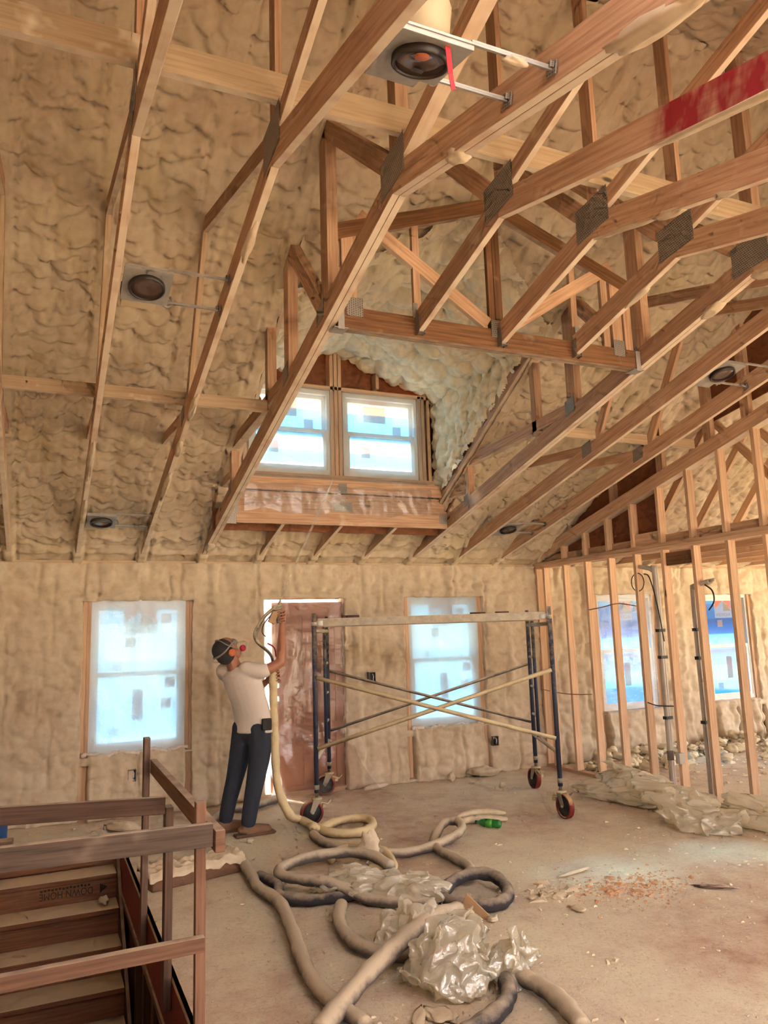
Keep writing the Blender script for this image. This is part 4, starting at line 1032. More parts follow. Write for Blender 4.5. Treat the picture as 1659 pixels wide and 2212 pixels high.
MB().box((SL/2, .05, 1.795), (SL-.06, .03, .075)).build('deck_beam', 'alu', sc, local=True, bevel=.004)
MB().box((SL/2, .62, 1.795), (SL-.06, .03, .075)).build('deck_beam', 'alu', sc, local=True, bevel=.004)
MB().box((SL/2, .335, 1.825), (SL-.08, .57, .014)).build('deck', 'alu', sc, local=True)
for x in (.05, SL-.05): MB().tube([(x-.03, .05, 1.79), (x+.03, .05, 1.79)], .028, 12).build('deck_hook', 'white', sc, local=True)
def caster(x, y, rz):
    c = bpy.data.objects.new('caster', None); C.objects.link(c); c.parent = sc; c.location = (x, y, 0); c.rotation_euler = (0, 0, rz)
    MB().lathe([(.015, .22), (.015, .30), (.026, .30), (.026, .34)], n=14).build('caster_stem', 'caster', c, local=True)
    MB().lathe([(.045, .215), (.05, .222), (.05, .228), (.035, .235)], n=20).build('caster_plate', 'cream', c, local=True)
    for s in (-1, 1): MB().prism([(-.035, .22), (.04, .22), (.075, .12), (.06, .095), (.035, .105)], s*.032-.002, s*.032+.002).build('fork', 'caster', c, local=True, bevel=.001)
    MB().lathe([(.088, -.022), (.104, -.024), (.105, -.018), (.105, .018), (.104, .024), (.088, .022), (.088, -.022)], (0, .05, .106), (1, 0, 0), 28, True, False).build('tyre', 'wheel_red', c, local=True)
    MB().lathe([(.02, -.026), (.03, -.022), (.088, -.016), (.088, .016), (.03, .022), (.02, .026)], (0, .05, .106), (1, 0, 0), 24).build('hub', 'black', c, local=True)
    MB().lathe([(.012, -.04), (.012, .04)], (0, .05, .106), (1, 0, 0), 10).build('axle', 'galv', c, local=True)
    MB().beam((0, -.03, .19), (.0, -.10, .17), .035, .01).beam((0, -.10, .17), (0, -.13, .20), .04, .012).box((.02, -.075, .15), (.03, .03, .03)).build('brake_lever', 'cream', c, local=True)
    return c
caster(0, 0, math.radians(115)); caster(SL, 0, math.radians(205)); caster(0, SWD, math.radians(100)); caster(SL, SWD, math.radians(20))
scq = lambda x, y, z: Vector((2.32+x*math.cos(SA)-y*math.sin(SA), -1.325+x*math.sin(SA)+y*math.cos(SA), z))
for k, (x, y, ln, lb) in enumerate(((.32, .40, .16, 'brown wood scrap lying on the scaffold deck near its left end'), (1.58, .45, .14, 'thin dark offcut on the scaffold deck, closer to the middle'), (1.82, .45, .12, 'thin dark offcut on the scaffold deck, closer to the right post'))):
    p = scq(x, y, 1.832+.012); o = MB().beam(p-Vector((ln/2, -.02, 0)), p+Vector((ln/2, -.02, 0)), .05, .024 if k else .04).beam(p-Vector((ln/3, .03, 0)), p+Vector((ln/2, .0, .0)), .03, .02).build('wood_scrap', 'wood_rail'); tag(o, lb, 'wood scrap')

# ================================================================== HOSES
def hose(name, pts, r, mat, label, k=8, end_ring=None):
    """pts: (px, py, height above floor) picked on the floor of the room"""
    P = []
    for q in pts:
        v = onZ(q[0], q[1]) if len(q) == 3 and q[0] > 20 else Vector(q)
        if len(q) == 3 and q[0] > 20: v = Vector((v.x, v.y, r+q[2]))
        P.append(v)
    r *= .86; C_ = catmull(P, k); rr = [r*(1+.06*math.sin(i*1.3)+.05*math.sin(i*.37)) for i in range(len(C_))]
    o = MB().tube(C_, rr, 14).build(name, mat); return tag(o, label, 'hose', 'spray foam hoses')
GUN = Vector((1.93, -1.43, 1.88))
hose('spray_hose', [(1.905, -1.40, 1.40), (1.90, -1.41, 1.20), (1.90, -1.43, .95), (1.905, -1.44, .65), (1.92, -1.47, .38), (2.0, -1.55, .16), (650, 1787, .02), (700, 1806, .0), (745, 1812, 0), (790, 1806, 0), (806, 1790, 0), (790, 1779, 0), (750, 1780, 0), (715, 1790, 0), (690, 1803, 0), (675, 1812, .06)], .043, 'hose_cream', 'foam-coated spray hose hanging from the worker, looping beside the scaffold wheel')
hose('spray_hose', [(676, 1814, 0), (705, 1834, 0), (760, 1845, 0), (830, 1856, 0), (900, 1850, 0), (965, 1833, .02), (998, 1818, .05), (990, 1805, .07), (960, 1806, .06), (938, 1826, .0), (948, 1848, 0), (985, 1868, 0), (1016, 1888, 0), (1010, 1905, 0), (965, 1915, 0), (930, 1930, 0)], .042, 'hose', 'grey dusty hose curving in an S across the middle of the floor')
hose('spray_hose', [(715, 1868, 0), (722, 1853, .0), (770, 1843, .02), (825, 1852, .02), (848, 1872, .0), (845, 1890, 0), (800, 1885, 0)], .035, 'hose_cream', 'short frayed loop of foam-crusted hose behind the plastic heap')
hose('spray_hose', [(846, 1897, .03), (800, 1880, .06), (735, 1874, .06), (660, 1884, .05), (612, 1900, .04), (606, 1918, .04), (650, 1932, .05), (720, 1944, .05), (800, 1958, .0), (870, 1964, 0), (930, 1964, 0)], .044, 'hose', 'thick grey hose making the large loop left of the plastic heap')
hose('spray_hose', [(560, 1905, 0), (600, 1925, 0), (605, 1950, 0), (660, 1960, 0), (730, 1952, 0), (780, 1945, 0)], .040, 'hose_dark', 'dark hose lying beneath the large grey loop')
hose('spray_hose', [(955, 1960, .02), (975, 1935, .03), (1020, 1917, .04), (1070, 1920, .03), (1098, 1942, .0), (1085, 1966, 0), (1040, 1975, 0), (985, 1970, 0), (950, 1955, 0)], .046, 'hose_dark', 'coil of dark hose right of the plastic heap')
hose('spray_hose', [(600, 1735, 0), (540, 1752, 0), (490, 1762, 0), (458, 1785, 0), (458, 1815, 0), (480, 1843, 0), (512, 1862, 0), (540, 1900, 0), (558, 1932, 0), (603, 1965, 0), (627, 2015, 0), (648, 2075, 0), (668, 2125, 0), (700, 2170, 0), (745, 2205, 0), (790, 2240, 0)], .044, 'hose', 'long grey hose running past the worker down to the bottom edge')
hose('spray_hose', [(690, 2260, 0), (735, 2212, .02), (800, 2160, .07), (870, 2098, .09), (930, 2050, .10), (990, 1995, .02)], .052, 'hose', 'thick foreground hose rising diagonally under the bag')
hose('spray_hose', [(738, 1972, 0), (733, 2005, 0), (750, 2040, 0), (790, 2068, 0), (840, 2080, 0), (900, 2082, 0)], .045, 'hose', 'curved hose length ending under the large crumpled bag')
hose('spray_hose', [(1060, 2100, 0), (1120, 2130, 0), (1175, 2158, 0), (1225, 2200, 0), (1262, 2250, 0)], .048, 'hose', 'grey hose leaving the bag toward the bottom right')
hose('spray_hose', [(1080, 2120, 0), (1100, 2160, 0), (1090, 2195, 0), (1050, 2230, 0), (1000, 2260, 0)], .045, 'hose_dark', 'dark hose curling out below the large bag')

# ================================================================== CRUMPLED PLASTIC
def crinkle(P, seed, k, octs=((1.1, .55), (2.1, .26), (4.2, .04))):
    """fold a surface sideways as well as outward: sharp creases, no spikes"""
    for q, (f, a) in enumerate(octs):
        X, Y, Z = P[..., 0]*f+seed, P[..., 1]*f+q*3.1, P[..., 2]*f
        P = P+k*a*np.stack([np.abs(noise3(X, Y, Z+c*11.7))*2.2-.6 for c in range(3)], -1)*np.sign(np.array([1, 1, 1]))
    return P
def crumple(name, c, r, seed, label, mat='bag', fold=.55, n=190, rz=0.):
    th = np.linspace(0, 2*np.pi, n, endpoint=False); ph = np.linspace(.02, np.pi-.02, n//2)
    T, Pp = np.meshgrid(th, ph, indexing='ij')
    D = np.stack([np.sin(Pp)*np.cos(T), np.sin(Pp)*np.sin(T), np.cos(Pp)], -1)
    x, y, z = D[..., 0]*1.0+seed, D[..., 1], D[..., 2]
    w = .35*noise3(x*1.5, y*1.5, z*1.5)
    R = .74+.34*noise3(x*.9, y*.9, z*.9)+.3*w
    P = crinkle(D*R[..., None], seed, fold)*np.array(r)
    P[..., 2] = P[..., 2]+r[2]*.55
    low = P[..., 2] < .008
    P[..., 2] = np.where(low, .008+.012*np.abs(noise3(P[..., 0]*20, P[..., 1]*20, 1.)), P[..., 2])
    cz, sz = math.cos(rz), math.sin(rz)
    X = P[..., 0]*cz-P[..., 1]*sz; Y = P[..., 0]*sz+P[..., 1]*cz
    V = np.stack([X+c[0], Y+c[1], P[..., 2]], -1).reshape(-1, 3)
    m = len(ph); idx = np.arange(n*m).reshape(n, m); nx = np.roll(idx, -1, 0)
    Q = np.stack([idx[:, :-1], idx[:, 1:], nx[:, 1:], nx[:, :-1]], -1).reshape(-1, 4)
    o = np_mesh(name, V, Q, mat); return tag(o, label, 'plastic sheet')
p = onZ(800, 1935); crumple('plastic_heap', p, (.36, .20, .12), 3.1, 'milky crumpled plastic draped over the grey hose loops', 'bag_dusty', rz=-.5)
p = onZ(905, 1950); crumple('plastic_heap', p, (.28, .18, .14), 8.4, 'upright crumple of yellowish plastic between the hose loop and the coil', 'bag_dusty', rz=-.4)
p = onZ(890, 2045); crumple('plastic_heap', p, (.24, .18, .18), 12.7, 'dusty pleated plastic bundle behind the large shiny bag', 'bag_dusty', rz=.6, fold=.45)
p = onZ(985, 2120); crumple('plastic_bag', p, (.28, .22, .23), 21.3, 'large shiny crumpled clear bag in the foreground', rz=.2, fold=.62)
p = onZ(1100, 2112); crumple('plastic_bag', p, (.20, .12, .14), 27.9, 'flaring end of clear plastic at the right of the large bag', rz=.5, fold=.62)
p = onZ(1005, 1985); q = onZ(1040, 2010)
o = MB().prism([(-.05, 0), (.17, 0), (.02, .17)], -.004, .004, axis=1).build('cardboard_flap', 'tan'); o.location = (p.x, p.y, .0); o.rotation_euler = (.35, 0, -.6); tag(o, 'torn brown cardboard corner standing beside the hose coil', 'cardboard')

crumple('plastic_heap', (5.33, -2.12, 0), (.72, .27, .22), 33.3, 'dusty plastic sheeting heaped against the foot of the stud partition', 'bag_dusty', .62, 280, math.radians(-68))
crumple('plastic_heap', (5.08, -3.12, 0), (.46, .27, .21), 41.9, 'puffed heap of dusty plastic in front of the partition, nearest the viewer', 'bag_dusty', .6, 240, math.radians(-80))
crumple('plastic_heap', (5.47, -3.55, 0), (.85, .17, .15), 52.4, 'trailing strip of dusty plastic along the partition running out of the picture', 'bag_dusty', .55, 240, math.radians(-80))

# ================================================================== SMALL THINGS ON THE FLOOR
bo = empty('soda_bottle', (3.505, -2.13, .036), math.radians(-52), 'green plastic soda bottle with red and green label lying on its side', 'bottle')
MB().lathe([(.0, 0), (.026, .002), (.034, .012), (.035, .03), (.033, .05), (.035, .07), (.035, .135), (.033, .15), (.024, .18), (.013, .197), (.012, .205)][::-1] and [(.010, 0), (.012, .01), (.013, .018), (.024, .035), (.033, .065), (.0345, .08), (.0345, .15), (.032, .16), (.0345, .175), (.034, .20), (.026, .215), (.0, .216)], (0, 0, 0), (1, 0, 0), 24).build('bottle_body', 'green', bo, local=True)
MB().lathe([(.0352, 0), (.0352, .062)], (.085, 0, 0), (1, 0, 0), 24).build('bottle_label', plain('green_label', (62, 150, 40), .3), bo, local=True)
MB().lathe([(.0356, 0), (.0356, .022)], (.10, 0, 0), (1, .22, 0), 24).build('label_flash', plain('red_flash', (170, 40, 34), .3), bo, local=True)
MB().lathe([(.0, -.014), (.014, -.013), (.014, .004), (.0, .004)], (0, 0, 0), (1, 0, 0), 16).build('bottle_cap', plain('dark_cap', (24, 60, 44), .4), bo, local=True)
def strip_log(pts, r, name, label, mat='foam'):
    P = catmull(pts, 8); n = len(P)
    rr = [r*max(.15, math.sin(math.pi*min(1, max(0, (i+.6)/n)))**.45)*(1+.05*math.sin(i*1.7)) for i in range(n)]
    return tag(MB().tube(P, rr, 14, squash=((0, 0, 1), .8)).build(name, mat), label, 'foam scrap')
strip_log([(3.37, -2.05, .03), (3.50, -2.02, .035), (3.66, -2.07, .035), (3.80, -2.16, .03)], .042, 'foam_strip', 'long curved foam trimming just behind the green bottle')
strip_log([(3.40, -1.95, .05), (3.55, -1.92, .06), (3.72, -1.95, .06), (3.86, -2.04, .05)], .040, 'foam_strip', 'long curved foam trimming lying second behind the green bottle')
strip_log([(3.24, -.20, .02), (3.40, -.17, .03), (3.55, -.13, .03)], .035, 'foam_strip', 'knobbly foam trimming by the wall foot right of the door plastic')
def chunk(c, r, seed, label=None, mat='foam', name='foam_scrap', group=None, cat='foam scrap', mesh=None):
    if mesh is None:
        mb = MB(); mb.ell((0, 0, 0), (1, 1, 1), None, 16, 10); V = np.array(mb.v)
        V = V*(1+.55*noise3(V[:, 0]*1.5+seed*9.1, V[:, 1]*1.5, V[:, 2]*1.5)+.30*noise3(V[:, 0]*3.5+seed, V[:, 1]*3.5, V[:, 2]*3.5))[:, None]*np.array(r)
        V[:, 2] -= V[:, 2].min(); mb.v = [tuple(p) for p in V]
        o = mb.build(name, mat)
    else: o = link(name, mesh, None)
    o.location = c; o.rotation_euler = (0, 0, seed*2.3)
    return tag(o, label, cat, group)
def fl(x, y, z=0.): v = onZ(x, y); return (v.x, v.y, z)
chunk(fl(268, 1798), (.17, .06, .045), 1, 'cream bone-shaped foam scrap behind the guard rail post')
chunk(fl(60, 1772), (.20, .05, .02), 2, 'flat foam flake on the floor below the rail')
chunk((.52, -1.36, -.379), (.055, .035, .03), 5, 'small foam lump resting on the second stair tread')
chunk(fl(1047, 1678), (.20, .08, .055), 4, 'arched foam slab lying at the wall foot behind the scaffold')
chunk(fl(975, 1688), (.055, .04, .045), 6, 'round foam ball on the floor under the scaffold window')
chunk(fl(1085, 1702), (.04, .03, .025), 7, 'small foam crumb on the floor inside the scaffold legs')
chunk(fl(800, 1862), (.08, .06, .09), 8, 'foam plug standing in the frayed hose loop')
chunk(fl(950, 2195), (.08, .06, .006), 9, 'flat yellowish foam flake below the large bag')
chunk(fl(905, 2205), (.10, .03, .008), 10, 'narrow pale foam flake at the bottom edge')
chunk(fl(1240, 1888), (.16, .02, .01), 11, 'thin foam sliver on the bright floor')
chunk(fl(1545, 1920), (.12, .02, .012), 12, 'thin wooden splinter on the bright floor at the right', 'wood_rail', 'wood_splinter', None, 'wood scrap')
chunk(fl(1250, 1968), (.05, .03, .012), 13, 'small foam chip beside the chip pile')
chunk(fl(1065, 1990), (.05, .03, .012), 14, 'tan foam chip beside the dark coil')
chunk(fl(1020, 1984), (.07, .04, .03), 15, 'white foam chip below the dark coil')
chunk(fl(540, 1822), (.03, .022, .018), 16, 'tiny foam bead near the worker shoes')
chunk(fl(1330, 1695), (.10, .06, .05), 17, 'foam lump against the partition plate')
chunk(fl(1300, 1690), (.09, .05, .04), 18, 'foam lump left of the heaped plastic')
meshes = [chunk((20, -20, -5), (.07, .055, .05), 30+k, mat='foam_pale_lit') for k in range(6)]
for k in range(210):
    t = RND.random(); x = 5.95+t*4.9; y = -.10-abs(RND.gauss(0, .42))-.25*(t < .25)
    if y < -1.7: y = -.4*RND.random()-.1
    s = RND.uniform(.4, 1.35)
    o = link('foam_offcut', meshes[k % 6].data, None); o.location = (x, y, .0 if y < -.5 else RND.uniform(0, .12)); o.rotation_euler = (RND.uniform(-.4, .4), RND.uniform(-.4, .4), RND.random()*6); o.scale = (s, s, s*.8)
    tag(o, 'cream foam offcut in the heap along the wall of the next room', 'foam scrap', 'foam offcuts in the next room')
for m_ in meshes: bpy.data.objects.remove(m_)

def crumbs(name, n, pick, size, mat, label, seed):
    r = np.random.RandomState(seed); P = []; Q = []
    base = np.array([(-1, -.7, 0), (1, -.8, 0), (.9, .7, 0), (-.8, .8, 0), (-.6, -.4, 1), (.6, -.5, .9), (.5, .4, 1), (-.5, .5, .8)])
    Fq = np.array([(0, 1, 5, 4), (1, 2, 6, 5), (2, 3, 7, 6), (3, 0, 4, 7), (4, 5, 6, 7)])
    k = 0
    for i in range(n):
        x, y = pick(r)
        if WELL[0]-.1 < x < WELL[1]+.06 and WELL[2]-.1 < y < WELL[3]+.05: continue
        s = size*np.exp(r.normal(0, .55)); a = r.rand()*6.28
        b = base*(1+.35*r.normal(size=base.shape)*[1, 1, .4])*np.array([s, s*r.uniform(.4, .9), s*r.uniform(.25, .6)])
        R2 = np.array([[math.cos(a), -math.sin(a), 0], [math.sin(a), math.cos(a), 0], [0, 0, 1]])
        P.append(b @ R2.T+np.array([x, y, .0005])); Q.append(Fq+8*k); k += 1
    o = np_mesh(name, np.concatenate(P), np.concatenate(Q), mat, None, False); return tag(o, label, 'debris', None, 'stuff')
crumbs('foam_crumbs', 2000, lambda r: (r.uniform(-.5, 5.7), -.05-8*r.rand()**1.0), .0048, 'foam', 'foam crumbs scattered over the dusty floor', 1)
crumbs('foam_crumbs', 520, lambda r: (r.uniform(1.2, 5.6), r.normal(-4.0, .9)), .0075, 'foam_pale_lit', 'larger pale flakes around the hoses and bright floor', 2)
crumbs('foam_crumbs', 700, lambda r: (r.uniform(5.8, 11), -abs(r.normal(0, 1.1))-.1), .018, 'foam_pale_lit', 'foam crumbs on the floor of the next room', 3)
crumbs('chip_pile', 90, lambda r: (r.normal(3.03, .10), r.normal(-3.83, .07)), .024, 'foam', 'small pile of foam chips right of the dark coil', 4)
crumbs('sawdust', 900, lambda r: (r.normal(3.55, .24), r.normal(-3.98, .15)), .0055, plain('orange_sawdust', (206, 150, 106), .9), 'orange wood shavings on the bright patch of floor', 5)

# broken slab of old batt behind the guard rail
sl_ = empty('insulation_slab', (1.03, -2.36, 0), math.radians(14), 'brown-sided insulation slab with crusted foam top beside the stair opening', 'insulation')
MB().box((0, 0, .05), (.66, .22, .10)).build('slab', 'batt_side', sl_, local=True, bevel=.01)
def crust(U, V):
    return np.stack([U+.02*noise3(U*9, V*9, 1.), V+.02*noise3(U*9, V*9, 4.), .118+.055*np.abs(noise3(U*7, V*7, 2.))+.014*noise3(U*22, V*22, 3.)-.025*(np.abs(V) > .11)], -1)
grid('foam_crust', np.linspace(-.35, .36, 80), np.linspace(-.125, .125, 30), crust, 'foam', sl_, None, (0, 0, -.03))

bk = empty('blue_box', (-.30, -.42, 0), 0, 'blue plastic box at the left edge of the floor', 'box')
MB().box((0, 0, .075), (.16, .12, .15)).build('box_body', 'blue', bk, local=True, bevel=.008); MB().box((0, 0, .155), (.17, .13, .014)).build('box_lid', 'blue', bk, local=True, bevel=.004)
o = MB().beam((-.60, -.66, .03), (-.17, -.70, .03), .14, .06).build('plank_offcut', 'wood_rail2', bevel=.006); tag(o, 'short tan plank lying in front of the blue box', 'plank')

# ================================================================== SERVICES ON THE PARTITION
def line_set(y, ztop, side, label):
    o = empty('line_set', (PX+.05, y, 0), 0, label, 'pipe', 'pipes strapped in the partition')
    for dx in (0, .034):
        MB().tube(catmull([(dx, dx*.3, .02), (dx, dx*.3, .8), (dx, dx*.3, ztop-.10), (dx, side*.03, ztop-.02), (dx, side*.10, ztop+.01), (dx, side*.22, ztop+.035)], 6), .022, 12).build('pipe', 'pvc', o, local=True)
    for z in (.75, 1.35, 1.62): MB().box((.017, 0, z), (.085, .052, .03)).build('tape_band', 'wire_black', o, local=True)
    MB().tube([(.0, side*.22, ztop+.035), (.0, side*.28, ztop+.045)], .016, 10).build('pipe_cap', 'galv', o, local=True)
    if side > 0:
        P = [(-.03, .22+.095*math.cos(t*.35), ztop-.13+.095*math.sin(t*.35)) for t in range(0, 42)]
        MB().tube(P, .005, 6).build('cable_coil', 'wire_black', o, local=True)
        MB().tube(catmull([(-.03, .12, ztop-.05), (-.03, .04, ztop-.10), (-.03, -.04, ztop-.4), (-.03, -.09, ztop-.75)], 6), .006, 6).build('cable', 'wire_black', o, local=True)
    else:
        MB().tube(catmull([(-.02, -.18, ztop+.0), (-.02, -.26, ztop-.06), (-.02, -.27, ztop-.16), (-.02, -.20, ztop-.24)], 6), .007, 6).build('cable', 'wire_black', o, local=True)
    return o
line_set(-2.09, 2.26, 1, 'pair of grey pipes with a coiled black cable at their top, inside the partition')
line_set(-2.58, 2.04, -1, 'shorter pair of grey pipes with a hooked black cable, inside the partition')
o = empty('outlet_box', (PX-.02, -2.27, .39), 0, 'grey outlet box nailed to a partition stud near the pipes', 'outlet box')
MB().box((.0, -.03, 0), (.07, .055, .10)).build('box_shell', 'pvc', o, local=True, bevel=.003); MB().box((.0, .10, .01), (.06, .03, .09)).build('box_side', 'sticker_grey', o, local=True)
def wire(pts, label, mat='wire_tan', r=.006): return tag(MB().tube(catmull(pts, 6), r, 6).build('cable_run', mat), label, 'cable')
wire([(PX-.005, -.03, .93), (PX+.02, -.25, .91), (PX+.0, -.6, .90), (PX+.01, -1.0, .92)], 'tan cable strung low across the far partition studs')
wire([(PX+.01, -1.02, 1.87), (PX-.01, -1.3, 1.89), (PX+.01, -1.55, 1.92), (PX-.0, -1.85, 1.88)], 'reddish cable strung across the studs in front of the blue window', 'wire_tan')
wire([(PX+.01, -1.88, .89), (PX-.01, -2.05, .87), (PX+.01, -2.28, .88)], 'dark cable strung between the pipes and the next stud', 'wire_black')

# ================================================================== THE WORKER
M['skin'] = plain('skin', (168, 112, 86), .55, var=.1, scale=30)
M['shirt'] = plain('white_tee', (226, 212, 200), .9, var=.06, scale=5, bumps=.6)
M['denim'] = plain('dark_denim', (44, 48, 60), .85, var=.3, scale=16, bumps=.4)
M['shoe'] = plain('brown_suede', (136, 100, 76), .9, var=.15, scale=20, bumps=.3)
M['sole'] = plain('brown_sole', (110, 80, 60), .8)
M['cap'] = plain('black_hood', (46, 42, 42), .8, var=.25, scale=18, bumps=.4)
M['mask'] = plain('grey_respirator', (138, 130, 118), .5)
M['filter'] = plain('crimson_filter', (176, 34, 62), .6)
M['dustgrey'] = dusty('dusty_gun_metal', (92, 84, 76), (190, 172, 142), .42, .6, 22, .6)
pr = empty('person', (1.70, -1.30, 0), 0, 'worker in white t-shirt, dark jeans and respirator leaning back and aiming a spray gun upward', 'person')
FD = Vector((.82, .57, 0)); SDv = Vector((.57, -.82, 0)); ZV = Vector((0, 0, 1))
def organic(mb, name, mat, vox, smooth=6, parent=pr):
    o = mb.build(name, mat, parent)
    r = o.modifiers.new('join', 'REMESH'); r.mode = 'VOXEL'; r.voxel_size = vox; r.use_smooth_shade = True
    s = o.modifiers.new('soft', 'SMOOTH'); s.factor = .5; s.iterations = smooth
    return o
def limb(mb, pts, rr, k=5, n=14, squash=None, ends=True):
    P = catmull(pts, k); m = len(P); R_ = []
    for i in range(m):
        t = i/k; a = min(int(t), len(rr)-2); f = t-a; R_.append(rr[a]*(1-f)+rr[a+1]*f)
    mb.tube(P, R_, n, squash=squash)
    if not ends: return mb
    mb.ell(P[0], (R_[0]*.98,)*3 if not squash else (R_[0]*.7, R_[0]*.7, R_[0]*.6)); mb.ell(P[-1], (R_[-1]*.98,)*3 if not squash else (R_[-1]*.7, R_[-1]*.7, R_[-1]*.6))
    return mb
# body: neck, head, arms, hands, one skin
HC = Vector((1.515, -1.31, 1.565))
HD = Vector((.985, .17, 0)); HF = (HD*math.cos(.60)+ZV*math.sin(.60)).normalized(); HU = (-HD*math.sin(.60)+ZV*math.cos(.60)).normalized(); HS = HF.cross(HU)
HR = Matrix(((HF.x, HS.x, HU.x), (HF.y, HS.y, HU.y), (HF.z, HS.z, HU.z)))
hp = lambda f, s, u: HC+HF*f+HS*s+HU*u
bd = MB()
bd.ell(HC+HU*.02, (.098, .078, .105), HR); bd.ell(hp(.035, 0, -.06), (.065, .060, .055), HR)           # skull and jaw
bd.ell(hp(.098, 0, -.01), (.022, .014, .026), HR)                                                        # nose
for s in (-1, 1):
    bd.ell(hp(.078, s*.032, .022), (.018, .02, .012), HR); bd.ell(hp(-.005, s*.078, -.005), (.016, .008, .028), HR)
bd.ell(hp(.088, 0, -.055), (.014, .028, .010), HR)                                                       # mouth
limb(bd, [(1.59, -1.30, 1.40), (1.56, -1.305, 1.46), HC-HU*.06], [.066, .060, .058])
limb(bd, [(1.715, -1.455, 1.385), (1.83, -1.485, 1.395), (1.945, -1.50, 1.45)], [.058, .050, .043])
limb(bd, [(1.945, -1.50, 1.45), (1.962, -1.475, 1.58), (1.975, -1.44, 1.70), (1.983, -1.430, 1.775)], [.044, .044, .033, .027])
limb(bd, [(1.51, -1.145, 1.385), (1.62, -1.13, 1.26), (1.745, -1.16, 1.165)], [.058, .050, .043])
limb(bd, [(1.745, -1.16, 1.165), (1.81, -1.23, 1.22), (1.868, -1.295, 1.275)], [.043, .038, .027])
def hand(mb, wrist, palm0, palm1, knuckles, mids, dist, tips, thumb):
    limb(mb, [wrist, palm0, palm1], [.026, .030, .026])
    rr = (.0094, .0100, .0097, .0084)
    for i in range(4): limb(mb, [Vector(palm0)*.4+Vector(palm1)*.6, knuckles[i], mids[i], dist[i], tips[i]], [rr[i]*1.1, rr[i]*1.1, rr[i], rr[i]*.93, rr[i]*.8], 4, 10)
    limb(mb, thumb, [.014, .0125, .011, .009], 4, 10)
V3 = Vector
hand(bd, (1.983, -1.430, 1.775), (1.988, -1.425, 1.815), (1.990, -1.425, 1.865),
     [(1.998, -1.432, 1.897-.0262*i) for i in range(4)], [(1.990, -1.474, 1.905-.0268*i) for i in range(4)], [(1.957, -1.487, 1.900-.0268*i) for i in range(4)], [(1.930-.003*(i == 3), -1.476, 1.894-.0268*i) for i in range(4)],
     [(1.985, -1.412, 1.80), (1.962, -1.405, 1.83), (1.942, -1.412, 1.858), (1.930, -1.428, 1.875)])
hand(bd, (1.868, -1.295, 1.275), (1.890, -1.325, 1.305), (1.905, -1.346, 1.335),
     [(1.938, -1.350, 1.368-.0255*i) for i in range(4)], [(1.958, -1.385, 1.372-.0262*i) for i in range(4)], [(1.950, -1.428, 1.370-.0262*i) for i in range(4)], [(1.922, -1.448, 1.366-.0262*i) for i in range(4)],
     [(1.880, -1.325, 1.315), (1.862, -1.350, 1.345), (1.858, -1.390, 1.362), (1.870, -1.428, 1.370)])
organic(bd, 'body', 'skin', .0042, 3)
# clothes
sh = MB()
T_ = [(1.745, -1.30, .845), (1.738, -1.30, .98), (1.70, -1.30, 1.13), (1.655, -1.30, 1.27), (1.61, -1.30, 1.375), (1.585, -1.30, 1.425)]
limb(sh, T_, [.212, .190, .182, .196, .180, .09], 5, 22, squash=(FD, .62), ends=False)
limb(sh, [(1.66, -1.40, 1.40), (1.735, -1.455, 1.385), (1.80, -1.478, 1.385)], [.074, .070, .066])
limb(sh, [(1.56, -1.22, 1.39), (1.51, -1.145, 1.385), (1.585, -1.115, 1.31)], [.074, .070, .066])

o = organic(sh, 'tshirt', 'shirt', .010, 7)
jn = MB()
limb(jn, [(1.745, -1.30, .955), (1.745, -1.30, .84)], [.170, .172], 3, 20, squash=(FD, .66))
limb(jn, [(1.785, -1.375, .88), (1.775, -1.40, .66), (1.735, -1.41, .45), (1.695, -1.41, .25), (1.672, -1.41, .115)], [.112, .098, .080, .070, .064])
limb(jn, [(1.685, -1.225, .88), (1.65, -1.20, .66), (1.605, -1.19, .45), (1.555, -1.18, .25), (1.528, -1.18, .115)], [.112, .096, .078, .068, .062])
organic(jn, 'jeans', 'denim', .011, 4)
MB().box((1.815, -1.495, .925), (.085, .035, .10)).build('belt_pouch', 'cap', pr, bevel=.008)
for (ax, ay, yaw) in ((1.672, -1.41, .06), (1.528, -1.18, .10)):
    d = Vector((math.cos(yaw), math.sin(yaw), 0)); a = Vector((ax, ay, 0)); s_ = MB()
    limb(s_, [a-d*.06+ZV*.055, a+d*.02+ZV*.055, a+d*.11+ZV*.048, a+d*.185+ZV*.040], [.050, .052, .046, .036], 4, 14, squash=(ZV, .9)); limb(s_, [a+ZV*.10, a+ZV*.05], [.048, .055])
    organic(s_, 'shoe', 'shoe', .008, 4)
    so = MB(); so.prism([(-.115, 0), (-.125, .012), (-.115, .026), (.225, .026), (.24, .016), (.22, 0)], -.046, .046, axis=1)
    ob = so.build('shoe_sole', 'sole', None, bevel=.006); ob.parent = pr; ob.location = a-pr.location; ob.rotation_euler = (0, 0, yaw)
